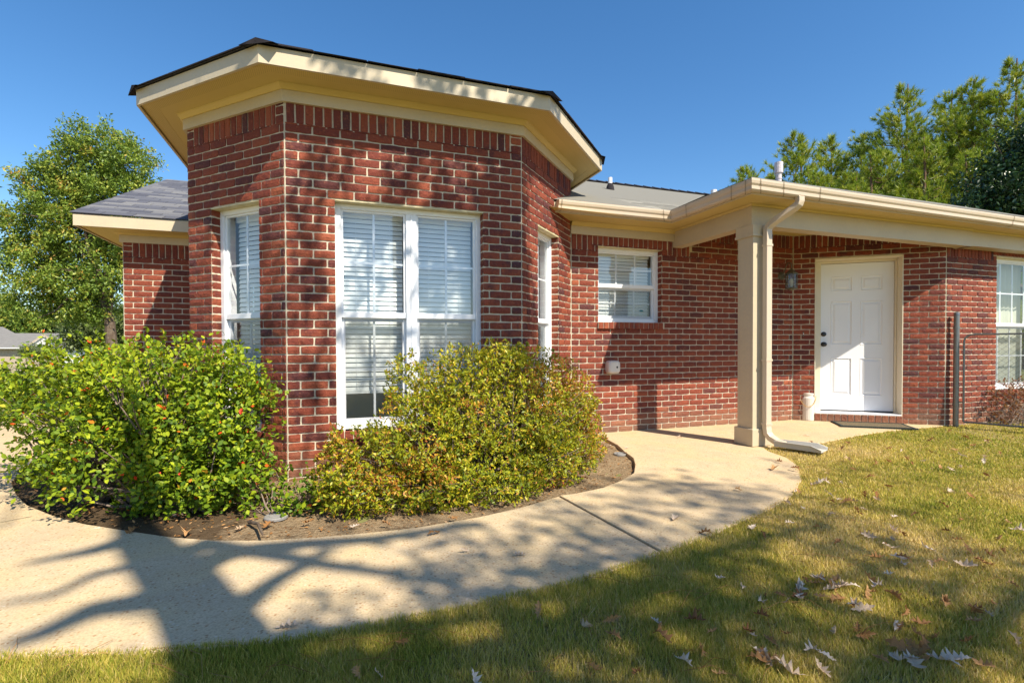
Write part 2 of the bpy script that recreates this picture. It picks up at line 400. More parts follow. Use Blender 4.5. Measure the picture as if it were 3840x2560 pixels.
def slab_wall(wall, z0, z1, opens, name='wall', L=None, thick=.2):
    """mortar backing with openings"""
    L = L or wall.L; mb = MB(); zs = sorted({z0, z1, *[min(max(o[2], z0), z1) for o in opens], *[min(o[3], z1) for o in opens]})
    ss = sorted({0, L, *[o[0] for o in opens], *[o[1] for o in opens]})
    n0, n1 = -.006, -.006-thick
    def inside(a, z): return any(o[0] < a < o[1] and o[2] < z < o[3] for o in opens)
    for zi in range(len(zs)-1):
        for si in range(len(ss)-1):
            a0, a1, c0, c1 = ss[si], ss[si+1], zs[zi], zs[zi+1]
            if inside((a0+a1)/2, (c0+c1)/2): continue
            mb.add([wall.W(a0, n0, c0), wall.W(a1, n0, c0), wall.W(a1, n0, c1), wall.W(a0, n0, c1)], [(0, 1, 2, 3)])
            mb.add([wall.W(a0, n1, c0), wall.W(a1, n1, c0), wall.W(a1, n1, c1), wall.W(a0, n1, c1)], [(3, 2, 1, 0)])
    for (a0, a1, c0, c1) in opens:
        for (p, q) in (((a0, c0), (a0, c1)), ((a0, c1), (a1, c1)), ((a1, c1), (a1, c0)), ((a1, c0), (a0, c0))):
            mb.add([wall.W(p[0], n0, p[1]), wall.W(q[0], n0, q[1]), wall.W(q[0], n1, q[1]), wall.W(p[0], n1, p[1])], [(0, 1, 2, 3)])
    return mb.build(name, M['mortar'], house)
def reg(wall, obj, bricks, n=0.):
    for (s, z, l, h) in bricks: WALLS.append((wall, obj, s, z, l, h, n, None))

ZB_BAY, ZT_BAY = -.15, 2.905
oA = (.298, .885, zj(26), zj(-1)); oB = (.36, 1.571, zj(26), zj(-1)); oC = (.365, .945, zj(26), zj(-1))
bs = (zj(-9), ZT_BAY)
def stubs(lst, a, b, zb, n=3):
    for k in range(n): lst.append(((a+b)/2, zb+C*(k+.5), b-a-MJ, C-MJ))
wa = slab_wall(WA, ZB_BAY, ZT_BAY, [oA])
la = layout(WA, bs[0], ZB_BAY, [oA], [], .0); la += layout(WA, 0, 0, [], [(.075, WA.L-.075, *bs)])[:] if False else []
def soldier_run(a, b, zb, zt, opens=()):
    out = []; x = a
    while x < b-.02:
        e = min(x+C, b)
        if e-x > .03: out.append(((x+e)/2, (zb+zt)/2, e-x-MJ, zt-zb-MJ))
        x += C
    return out
la += soldier_run(.09, WA.L-.09, *bs); stubs(la, .004, .09, bs[0]); stubs(la, WA.L-.09, WA.L-.004, bs[0])
reg(WA, wa, la)
wb = slab_wall(WB, ZB_BAY, ZT_BAY, [oB]); lb = layout(WB, bs[0], ZB_BAY, [oB], [], .1)
lb += soldier_run(.012, WB.L-.11, *bs); stubs(lb, WB.L-.105, WB.L-.004, bs[0]); reg(WB, wb, lb)
wc = slab_wall(WC, ZB_BAY, ZT_BAY, [oC]); lc = layout(WC, bs[0], ZB_BAY, [oC], [], .0)
lc += soldier_run(.004, WC.L-.01, *bs); reg(WC, wc, lc)
# reveals (brick returns) of the recessed bay windows
def reveal(wall, obj, s, side, z0i, z1i):
    """brick faces on the jamb: side=+1 the jamb whose face looks to +s"""
    n = -.055
    for i in range(z1i, z0i):
        WALLS.append((wall, obj, s, (zj(i)+zj(i+1))/2, .095, C-MJ, n, side))
reveal(WA, wa, .298, 1, 26, -1); reveal(WB, wb, 1.571, -1, 26, -1); reveal(WC, wc, .945, -1, 26, -1)
# porch side wall
oM = (.345, 1.218, zj(12), zj(-1)); ZTM = 2.29
wm = slab_wall(WM, ZB_BAY, 2.48, [oM])
lm = layout(WM, zj(0), ZB_BAY, [oM], [], .0)
lm += [b for b in layout(WM, zj(-1), zj(0)+.01, [oM], [(0, .262, 0, 3), (1.30, 9, 0, 3)], .0) if 0 < b[1]]
lm += soldier_run(.004, .275, zj(0), ZTM); lm += soldier_run(.275, 1.30, zj(-1), ZTM); lm += soldier_run(1.30, 1.62, zj(0), ZTM)
pr = layout(WM, zj(-3), 0, [], [], .03)
lm += [((max(s-l/2, 1.632)+s+l/2)/2, z, s+l/2-max(s-l/2, 1.632), h) for (s, z, l, h) in pr if z > zj(0) and s+l/2 > 1.67]
lm += soldier_run(1.62, WM.L-.004, zj(-3), 2.475)
reg(WM, wm, lm)
reveal(WM, wm, 1.218, -1, 12, -1)
oD = (.258, 1.25, .1, 2.155)
wd = slab_wall(WD, ZB_BAY, 2.48, [(oD[0], oD[1], 0.0, oD[3])], thick=.32); ld = layout(WD, zj(-3), ZB_BAY, [(oD[0], oD[1], -.01, oD[3])], [], .1)
ld += soldier_run(.004, WD.L-.01, zj(-3), 2.475); reg(WD, wd, ld)
oE = (1.0, 2.15, zj(25), zj(-1))
we = slab_wall(WE, ZB_BAY, 2.29, [oE]); le = layout(WE, zj(0), ZB_BAY, [oE], [], .0)
le += soldier_run(.004, .93, zj(0), ZTM); le += soldier_run(.93, 2.2, zj(-1), ZTM); le += soldier_run(2.2, WE.L-.01, zj(0), ZTM)
le += [(.965, (zj(0)+zj(-1))/2, .06, C-MJ)]
reg(WE, we, le)
wl = slab_wall(WL, ZB_BAY-.3, 2.29, []); ll = layout(WL, zj(0), ZB_BAY-.3, [], [], .1)
ll += soldier_run(.1, WL.L-.004, zj(0), ZTM); stubs(ll, .004, .1, zj(0)); reg(WL, wl, ll)
for wq, zt in ((WLS, 2.29), (WAS, ZT_BAY)):
    o = slab_wall(wq, ZB_BAY, zt, []); l = layout(wq, zt-.2, ZB_BAY, [], [], .0); l += soldier_run(.004, wq.L-.01, zt-.2, zt); reg(wq, o, l)
w_up = Wall(CE, V2(CE[0], 8.0)); slab_wall(w_up, 2.2, ZT_BAY, [])

# choose the 300 bricks that show largest as individual objects, join the others
cam_inv = cam.matrix_world.inverted()
def proj(p):
    d = Vector(p)-O3; wd_ = d.dot(fw)
    if wd_ < .1: return None
    return 1920+F*d.dot(Rv)/wd_, CY-F*d.dot(Uv)/wd_, wd_
rank = []
for k, (wall, obj, s, z, l, h, n, side) in enumerate(WALLS):
    p = proj(wall.W(s, 0, z)); vis = 0
    if p and 0 < p[0] < 3840 and 0 < p[1] < 2560:
        a = proj(wall.W(s-l/2, 0, z)); b = proj(wall.W(s+l/2, 0, z))
        vd = (Vector((wall.W(s, 0, z)))-O3); face = -(vd.x*wall.n[0]+vd.y*wall.n[1])
        hid = (p[1] > 1300 and (p[0] < 1040 or 1230 < p[0] < 2180)) or p[1] > 1800
        if a and b and face > 0 and not hid and side is None: vis = abs(b[0]-a[0])*h/p[2]*F
    rank.append((vis, k))
rank.sort(reverse=True); single = {k for v, k in rank[:300] if v > 0}
joined = MB()
for k, (wall, obj, s, z, l, h, n, side) in enumerate(WALLS):
    me, vs, fs, bl, bh = variant(l, h)
    jn = random.uniform(-.001, .0018)
    if side is None:
        m4 = wall.mat4(s, jn, z, random.uniform(-.004, .004))
    else:
        p = wall.W(s+side*.0, n, z); ang = math.atan2(wall.t[1], wall.t[0])+side*math.pi/2
        m4 = Matrix.Translation(p) @ Matrix.Rotation(ang, 4, 'Z')
    m4 = m4 @ Matrix.Diagonal((l/bl, 1, h/bh, 1))
    if k in single:
        link('brick', me, obj, loc=m4)
    else:
        A = np.array(m4); q = vs@A[:3, :3].T+A[:3, 3]
        joined.add([tuple(x) for x in q], fs, me.attributes['tone'].data[0].value)
jb = joined.build('brick_courses', M['brick'], house); jb['kind'] = 'stuff'
# window sill rowlock course, door step rowlocks
for (wall, obj, a, b, z0, z1, n) in ((WM, wm, .335, 1.235, zj(13)-.012, zj(12)-.004, .03), (WB, wb, .35, 1.58, zj(27), zj(26), .025), (WE, we, .98, 2.17, zj(26), zj(25), .025)):
    mb = MB(); x = a
    while x < b-.02:
        mb.box(wall.W, x+.004, min(x+C, b)-.004, -.1, n+random.uniform(-.002, .002), z0, z1, rtone()*.6); x += C
    mb2 = MB(); mb2.box(wall.W, a, b, -.1, n-.008, z0+.003, z1-.004); mb2.build('sill_mortar', M['mortar'], obj)
    o = mb.build('sill_brick', M['brick'], obj, bevel=.003); o['kind'] = 'stuff'
x = oD[0]+.0; k = 0
mbm = MB(); mbm.box(WD.W, oD[0]+.002, oD[1]-.002, -.3, .012, .0, .099); step = mbm.build('door_step', M['mortar'], house)
while x < oD[1]-.03:
    mb = MB(); mb.box(WD.W, x+.005, min(x+.0765, oD[1])-.005, -.1, .02, .006, .096, rtone()*.7); mb.build('step_brick', M['brick'], step, bevel=.003); x += .0765

# --- eaves: generic mitred path
def mitre(pts, offs=1.):
    """pts: 2D polyline; outward is right-hand side (t.y,-t.x). returns list of (p, dir)"""
    out = []
    for i, p in enumerate(pts):
        ds = []
        if i > 0: t = (pts[i]-pts[i-1]); t = t/np.linalg.norm(t); ds.append(V2(t[1], -t[0]))
        if i < len(pts)-1: t = (pts[i+1]-pts[i]); t = t/np.linalg.norm(t); ds.append(V2(t[1], -t[0]))
        if len(ds) == 1: out.append((p, ds[0]))
        else:
            m = ds[0]+ds[1]; m = m/np.linalg.norm(m); out.append((p, m/float(m@ds[0])))
    return out
def eave(path, zf0, zf1, zs, over, zfas0, zfas1, vented=((.6, .9),), nm=''):
    P = mitre(path)
    mb = MB(); mb.sweep([(.0, zf0), (.025, zf0), (.025, zf1), (.0, zf1)], P); mb.build('frieze', M['trim'], house)
    mb = MB(); mb.sweep([(.0, zf1+.001), (.034, zf1+.001), (.042, zf1+.012), (.06, zs-.012), (.066, zs-.001), (0, zs-.001)], P); mb.build('bed_mould', M['soffit'], house)
    mb = MB(); mb.sweep([(-.05, zs), (over-.002, zs), (over-.002, zs+.01), (-.05, zs+.01)], P); mb.build('soffit', M['soffit'], house)
    for (a, b) in vented:
        mb = MB(); mb.sweep([(over*a, zs-.0015), (over*b, zs-.0015), (over*b, zs-.0005), (over*a, zs-.0005)], P); mb.build('soffit_vent', M['vented'], house)
    mb = MB(); mb.sweep([(over, zfas0), (over+.02, zfas0), (over+.02, zfas1), (over, zfas1)], P); mb.build('fascia', M['trim'], house)
bay = [V2(AL[0], 7.25), AL, AB, BC, CE, V2(CE[0], 8.2)]
eave(bay, 2.859, 2.945, 2.985, .30, 2.968, 3.088)
def shingle_edge(path, over, z, jag=.004, lo=.006, hi=.016):
    P = mitre(path); mb = MB()
    # subdivide into tabs with uneven lift
    for i in range(len(P)-1):
        (p0, o0), (p1, o1) = P[i], P[i+1]; L = np.linalg.norm(p1-p0); n = max(1, int(L/.3))
        for k in range(n):
            a, b = k/n, (k+1)/n; th = random.uniform(lo, hi)*.75; ov = over+random.uniform(0, .008)
            q = []
            for t in (a, b-.004):
                p = p0*(1-t)+p1*t; o = o0*(1-t)+o1*t
                q.append([(p[0]+o[0]*e, p[1]+o[1]*e, zz) for e, zz in ((over-.25, z+.1+.0), (ov, z+random.uniform(0, .003)), (ov, z+th), (over-.25, z+.1+th))])
            mb.add(q[0]+q[1], [(0, 1, 2, 3), (7, 6, 5, 4), (0, 4, 5, 1), (1, 5, 6, 2), (2, 6, 7, 3), (3, 7, 4, 0)], .2)
    return mb.build('shingle_edge', M['shingleedge'], house)
shingle_edge(bay, .345, 3.092)
# bay roof
Pb = [p+o*.33 for p, o in mitre(bay)]
R0 = (.70, 6.08, 4.0); R1 = (.70, 9.0, 4.0)
e3 = [(p[0], p[1], 3.10) for p in Pb]; e3[0] = (e3[0][0], 8.2, 3.1)
mb = MB(); mb.add(e3+[R0, R1], [(0, 1, 6, 7), (1, 2, 6), (2, 3, 6), (3, 4, 6), (4, 5, 7, 6), (0, 7, 5)], .3); roofbay = mb.build('bay_roof', M['asphalt'], house)
mb = MB()
for (a, b) in (((Pb[2][0], Pb[2][1], 3.115), R0), ((Pb[3][0], Pb[3][1], 3.115), R0), ((Pb[4][0], Pb[4][1], 3.115), R0), ((Pb[1][0], Pb[1][1], 3.115), R0)):
    a, b = Vector(a), Vector(b); d = (b-a).normalized(); sd_ = d.cross(Vector((0, 0, 1))).normalized()
    n = 12
    for k in range(n):
        p = a+d*(.2*k-.02); q = a+d*(.2*k+.28); u1 = Vector((0, 0, .012))
        mb.add([p-sd_*.13+Vector((0, 0, -.03)), p+u1, p+sd_*.13+Vector((0, 0, -.03)), q-sd_*.13+Vector((0, 0, -.035)), q+u1*.3, q+sd_*.13+Vector((0, 0, -.035))], [(0, 1, 4, 3), (1, 2, 5, 4), (0, 2, 1)], .2)
mb.build('hip_cap', M['shingleedge'], roofbay)['kind'] = 'stuff'

# --- main eave + porch
BX, BY = 3.93, 3.95
ZS = 2.405
mainpath = [V2(2.12, CE[1]), V2(BX, CE[1])]
# main frieze on wall M
def along(pts, prof, name, m, parent=house):
    mb = MB(); mb.sweep(prof, mitre(pts)); return mb.build(name, m, parent)
mp = [V2(CE[0]-.01, CE[1]), V2(BX+.0, CE[1])]
along(mp, [(.0, 2.27), (.025, 2.27), (.025, 2.36), (.0, 2.36)], 'frieze', M['trim'])
along(mp, [(.0, 2.361), (.032, 2.361), (.055, 2.398), (.06, ZS-.002), (0, ZS-.002)], 'bed_mould', M['soffit'])
OV = .30
# soffit ring polygon following wall M -> porch beam left -> porch front -> right
fx, fyM, fyP = BX-OV, CE[1]-.375, BY-OV
mb = MB()
mb.add([(2.02, CE[1]-.38-.12, ZS), (fx, fyM, ZS), (fx, CE[1], ZS), (2.5, CE[1], ZS)], [(0, 1, 2, 3)])
mb.add([(fx, fyM, ZS), (fx, fyP, ZS), (BX+.02, BY+.02, ZS), (BX+.02, CE[1], ZS), (fx, CE[1], ZS)], [(0, 1, 2, 3, 4)])
mb.add([(fx, fyP, ZS), (12, fyP+.12, ZS), (12, 4.16, ZS), (DE[0], 4.16, ZS), (BX+.02, 4.1, ZS), (BX+.02, BY+.02, ZS)], [(0, 1, 2, 3, 4, 5)])
mb.v = [(x, y, z) for x, y, z in mb.v]; mb.build('soffit', M['soffit'], house)
mb = MB()
mb.add([(fx+.03, fyP+.04, ZS-.002), (12, fyP+.16, ZS-.002), (12, fyP+.24, ZS-.002), (fx+.09, fyP+.12, ZS-.002)], [(0, 1, 2, 3)])
mb.add([(fx+.03, fyM, ZS-.002), (fx+.03, fyP+.04, ZS-.002), (fx+.09, fyP+.12, ZS-.002), (fx+.09, fyM, ZS-.002)], [(0, 1, 2, 3)])
mb.build('soffit_vent', M['vented'], house)
gp = [V2(2.20, fyM), V2(fx, fyM), V2(fx, fyP), V2(12, fyP+.13)]
gp0 = [V2(2.16, fyM), V2(fx, fyM), V2(fx, fyP), V2(12, fyP+.13)]
along(gp0, [(0, 2.39), (-.018, 2.39), (-.018, 2.50), (0, 2.50)], 'fascia', M['trim'])
prof = [(.001, 2.505), (.001, 2.402), (.045, 2.402), (.058, 2.415), (.060, 2.445), (.072, 2.462), (.078, 2.485), (.078, 2.503), (.070, 2.503), (.068, 2.487), (.052, 2.45), (.048, 2.42), (.04, 2.41), (.008, 2.41), (.008, 2.505)]
gut = along(gp, prof, 'gutter', M['gutter'])
# seams / hidden hangers on the gutter
P = mitre(gp)
for (i, t) in ((0, .02), (0, .93), (1, .22), (1, .78), (1, .93), (2, .012), (2, .045), (2, .1), (2, .47), (2, .52)):
    (p0, o0), (p1, o1) = P[i], P[i+1]; L = np.linalg.norm(p1-p0); q = []
    for tt in (t, t+.012/L):
        p = p0*(1-tt)+p1*tt; o = o0*(1-tt)+o1*tt
        q += [(p[0]+o[0]*a, p[1]+o[1]*a, z) for a, z in [(.0, 2.3995), (.0468, 2.3995), (.0605, 2.4138), (.0625, 2.4445), (.0745, 2.461), (.0805, 2.485), (.0805, 2.5055)]]
    n = 7; mb = MB(); mb.add(q, [(k, k+1, n+k+1, n+k) for k in range(6)]); mb.build('gutter_seam', M['seam'], gut)
# end cap at the bay wall
mb = MB(); mb.add([(2.198, fyM-a, z) for a, z in prof[:9]], [tuple(range(9))]); mb.build('gutter_end_cap', M['gutter'], gut)
# beams
along([V2(BX, CE[1]), V2(BX, BY), V2(7.36, BY)], [(0, 2.2), (0, 2.383), (-.14, 2.383), (-.14, 2.2)], 'porch_beam', M['trim'])
along([V2(BX, CE[1]), V2(BX, BY), V2(7.36, BY)], [(-.01, 2.384), (.012, 2.384), (.025, ZS-.002), (-.01, ZS-.002)], 'bed_mould', M['soffit'])
mb = MB(); mb.prism([(7.355, BY+.001), (7.357, 4.12), (7.30, 4.12), (7.30, BY+.001)], 2.2, 2.383); mb.build('beam_end', M['trim'], house)
along([V2(7.362, DE[1]), V2(12, DE[1])], [(.0, 2.215), (.165, 2.215), (.165, 2.383), (0, 2.383)], 'frieze', M['trim'])
along([V2(7.36, DE[1]), V2(12, DE[1])], [(.0, 2.384), (.176, 2.384), (.19, ZS-.002), (0, ZS-.002)], 'bed_mould', M['soffit'])
mb = MB(); mb.add([(BX+.13, BY+.13, 2.4775), (DE[0]+.1, BY+.13, 2.4775), (DE[0]+.1, 4.2, 2.4775), (MD[0]+.06, MD[1]+.02, 2.4775), (BX+.13, MD[1]+.02, 2.4775)], [(0, 1, 2, 3, 4)]); mb.build('porch_ceiling', M['soffit'], house)
mb = MB(); mb.sweep([(-.14, 2.384), (-.13, 2.384), (-.13, 2.477), (-.14, 2.477)], mitre([V2(BX, CE[1]), V2(BX, BY), V2(7.3, BY)])); mb.build('beam_liner', M['trim'], house)
# post
post = None
def sq(cx, cy, h): return [(cx-h, cy-h), (cx+h, cy-h), (cx+h, cy+h), (cx-h, cy+h)]
pcx, pcy = 4.035, 4.035
mb = MB(); mb.prism(sq(pcx, pcy, .10), .165, 2.11); post = mb.build('porch_post', M['trim'], house, bevel=.003)
mb = MB(); mb.prism(sq(pcx, pcy, .122), .004, .175); mb.build('post_base', M['trim'], post, bevel=.004)
mb = MB(); mb.prism(sq(pcx, pcy, .115), 2.11, 2.199); mb.build('post_capital', M['trim'], post, bevel=.003)
mb = MB(); mb.prism(sq(pcx, pcy, .121), 2.085, 2.109); mb.build('post_neck_trim', M['trim'], post, bevel=.002)
# downspout (rectangular)
def rect_tube(mb, pts, wx, wy):
    """pts 3D; rectangular section: width wx along X, depth wy along (path normal in YZ or XZ)"""
    rings = []
    pts = [Vector(p) for p in pts]
    for i, p in enumerate(pts):
        d = (pts[min(i+1, len(pts)-1)]-pts[max(i-1, 0)]).normalized()
        x = Vector((math.cos(DA), math.sin(DA), 0)); x = (x-d*x.dot(d)).normalized(); y = d.cross(x)
        rings.append([p+x*a*wx/2+y*b*wy/2 for a, b in ((-1, -1), (1, -1), (1, 1), (-1, 1))])
    vs = [q for r in rings for q in r]; fs = [(3, 2, 1, 0), tuple(len(pts)*4-4+k for k in range(4))]
    for i in range(len(pts)-1):
        for k in range(4): fs.append((i*4+k, i*4+(k+1) % 4, (i+1)*4+(k+1) % 4, (i+1)*4+k))
    mb.add(vs, fs)
DA = 0.
mb = MB(); dx, dy = 4.055, 3.875
rect_tube(mb, [(dx+.13, 3.625, 2.41), (dx+.13, 3.625, 2.37), (dx+.125, 3.632, 2.34), (dx+.11, 3.66, 2.315), (dx+.03, 3.80, 2.22), (dx+.01, 3.85, 2.185), (dx, dy-.0, 2.15), (dx, dy, 2.10), (dx, dy, .20), (dx+.0, dy-.01, .14), (dx+.01, dy-.04, .10), (dx+.03, dy-.10, .065), (dx+.045, dy-.17, .05)], .07, .055)
dsp = mb.build('downspout', M['gutter'], house, bevel=.006)
mb = MB()
for z in (1.98, .85, .22):
    mb.box(lambda a, b, c: Vector((a, b, c)), dx-.04, dx+.04, dy-.031, dy+.031, z, z+.02)
for t in np.linspace(0, 1, 6):
    z = 2.33-.03*t
mb.build('downspout_strap', M['gutter'], dsp)
# splash tray (open channel in the grass)
t0, t1 = V2(4.10, 3.80), V2(4.27, 3.42); td = (t1-t0)/np.linalg.norm(t1-t0); tn = V2(td[1], -td[0])
mb = MB(); n = 10; vs = []
for k in range(n+1):
    t = k/n; wd_ = .065+.035*t; p = t0+(t1-t0)*t; hh = .06-.03*max(0, t-.8)/.2
    for (a, z) in ((-wd_-.012, hh+.012), (-wd_, hh+.012), (-wd_+.006, .022), (wd_-.006, .022), (wd_, hh+.012), (wd_+.012, hh+.012)):
        vs.append((p[0]+tn[0]*a, p[1]+tn[1]*a, z+.008))
fs = [(i*6+k, i*6+k+1, (i+1)*6+k+1, (i+1)*6+k) for i in range(n) for k in range(5)]
mb.add(vs, fs); spl = mb.build('splash_tray', mat('white_plastic', (.50, .47, .42), .5, .4, [(20, (.5, .46, .38), .4, 4)]), None)
so_ = spl.modifiers.new('s', 'SOLIDIFY'); so_.thickness = .006
tag(spl, 'white open splash tray lying in the grass under the downspout', 'splash tray')

# --- main roof planes
mr = empty('x', (0, 0, 0)); bpy.data.objects.remove(mr)
zE = 2.515; sl = .425
def hmain(y): return zE+sl*(y-(fyM-.09))
yr = fyM-.09+(4.0-zE)/sl
def shingles(name, fr, poly_in, s0, s1, rows, expo, tab, m, parent, indiv, lift=.006, tonef=None):
    """fr(a, r, h): a along eave, r up the slope, h normal"""
    mb = MB(); cnt = 0
    for r in range(rows):
        off = (r*.37) % 1*tab; a = s0-off
        while a < s1:
            L = tab*random.uniform(.92, 1.06); a0, a1 = max(a, s0), min(a+L, s1); a += L
            if a1-a0 < .04: continue
            r0, r1 = r*expo-.0, (r+1)*expo+.02
            a0c = max(a0, poly_in(r0)[0], poly_in(r1)[0]-.02); a1c = min(a1, poly_in(r0)[1], poly_in(r1)[1]+.02)
            if a1c-a0c < .03: continue
            t = random.random() if tonef is None else tonef()
            P = [fr(a0c+.004, r0, lift), fr(a1c-.003, r0, lift), fr(a1c-.003, r1, .001), fr(a0c+.004, r1, .001), fr(a0c+.004, r0, 0), fr(a1c-.003, r0, 0)]
            q = MB() if indiv(r, a0c, a1c) else mb
            q.add(P, [(0, 1, 2, 3), (4, 5, 1, 0), (0, 3, 4), (1, 5, 2)], t)
            if q is not mb: q.build('shingle', m, parent)
    if mb.v: o = mb.build(name, m, parent); o['kind'] = 'stuff'
cs = 1/math.sqrt(1+sl*sl)
# decks
xl = CE[0]
mb = MB(); yg = fyM-.02
mb.add([(2.14, yg, zE), (fx-.05, yg, zE), (fx-.05+(yr-yg), yr, 4.0-.01), (xl, yr, 4.0-.01), (xl, CE[1], hmain(CE[1])-.01)], [(0, 1, 2, 3, 4)], .3)
x0, y0 = fx-.06, fyP-.05; hp = (4.0-zE)/sl
mb.add([(x0, y0, zE), (x0+hp, y0+hp, 4.), (x0+hp, yr, 4.), (x0, yg, zE)], [(0, 1, 2, 3)], .3)
mb.add([(x0, y0, zE), (12, y0+.1, zE), (12, y0+hp, 4.), (x0+hp, y0+hp, 4.)], [(0, 1, 2, 3)], .3)
mb.add([(x0+hp, y0+hp, 4.), (12, y0+hp, 4.), (12, yr, 4.), (x0+hp, yr, 4.)], [(0, 1, 2, 3)], .3)
mb.add([(xl, yr, 4.), (12, yr, 4.), (12, 12, 2.5), (xl, 12, 2.5)], [(0, 1, 2, 3)], .3)
mb.add([(xl, yr, 4.), (xl, 12, 2.5), (AL[0], 12, 2.5), (AL[0], yr, 4.)], [(0, 1, 2, 3)], .3)
mroof = mb.build('main_roof', M['shinglewarm'], house)
shingles('shingle_courses', lambda a, r, h: Vector((a, yg+r*cs, zE+r*cs*sl+h)), lambda r: (max(2.12+min(r*cs, .44), 2.12 if r < .5 else xl), fx-.06+r*cs), 2.1, 8.0, 26, .142, .33, M['shinglewarm'], mroof, lambda *a: False)
mb = MB()
x = xl
while x < 8.5:
    mb.add([(x, yr-.12, 3.965), (x, yr, 4.03), (x, yr+.12, 3.965), (x+.3, yr-.12, 3.95), (x+.3, yr, 4.012), (x+.3, yr+.12, 3.95)], [(0, 1, 4, 3), (1, 2, 5, 4), (0, 2, 1)], .2); x += .2
mb.build('ridge_cap', M['shingleedge'], mroof)['kind'] = 'stuff'
# flashing / dark step shingles beside the bay wall
# roof vents
def pipe(name, base, h, r, m, collar=True, cap=None, label=None):
    mb = MB(); b = Vector(base); mb.tube([b-Vector((0, 0, .1)), b+Vector((0, 0, h))], r, 14)
    o = mb.build(name, m, mroof, smooth=False)
    if collar:
        mb = MB(); mb.tube([b-Vector((0, 0, .04)), b+Vector((0, 0, .03)), b+Vector((0, 0, .07))], [r*2.1, r*1.7, r*1.1], 14); mb.build('pipe_collar', M['shingleedge'], o)
    if cap:
        mb = MB(); mb.tube([b+Vector((0, 0, h-.12)), b+Vector((0, 0, h+.02))], r*1.45, 16); mb.tube([b+Vector((0, 0, h-.2)), b+Vector((0, 0, h-.185))], r*1.12, 16); mb.build('pipe_cap', m, o)
    return o
pv = None
r_ = ray(2288, 706); 
den = r_.z-sl*r_.y; tt = (hmain(0)-CH)/den; pv = O3+r_*tt
pipe('vent_pipe', pv, .16, .032, M['pvc'])
pv = ony(2677, 722, 7.0); pipe('vent_pipe', (pv.x, pv.y, pv.z-.02), .06, .05, M['pvc'], False)
pv = ony(2920, 668, 5.2); pipe('flue_pipe', (pv.x, pv.y, pv.z-.05), .235, .036, M['fluemetal'], False, True)

# --- left wing (garage end) eave and roof
lp = [V2(-2.347, 12.), LL, V2(LR[0], 7.309)]
eave(lp, 2.27, 2.355, 2.385, .325, 2.372, 2.50, vented=((.35, .8),))
shingle_edge([V2(-2.347, 7.35), LL, V2(LR[0]-.0, 7.309)], .352, 2.503)
lroof = MB(); lroof.add([(-2.71, 6.955, 2.512), (LR[0], 6.955, 2.512), (LR[0], 10.58, 4.0), (-2.71, 10.58, 4.0), (-2.71, 14, 2.6), (LR[0], 14, 2.6)], [(0, 1, 2, 3), (3, 2, 5, 4)], .3)
lr = lroof.build('wing_roof', M['asphalt'], house)
def lf(a, r, h): return Vector((a, 6.95+r*cs, 2.513+r*cs*.41+h))
shingles('shingle_courses', lf, lambda r: (-2.72, LR[0]), -2.72, LR[0], 27, .145, .31, M['asphalt'], lr, lambda r, a, b: r < 16)
mb = MB(); mb.add([(-2.70, 7.0, 2.42), (-2.70, 10.58, 3.90), (-2.70, 14, 2.5), (-2.7, 14, 2.6), (-2.70, 10.58, 3.995), (-2.70, 7.0, 2.515)], [(0, 1, 4, 5), (1, 2, 3, 4)]); mb.build('rake_board', M['trim'], lr)
mb = MB(); mb.add([(-2.36, 7.3, 2.38), (-2.36, 10.58, 3.9), (-2.36, 14, 2.4)], [(0, 1, 2)]); mb.build('gable_siding', M['siding'], lr)

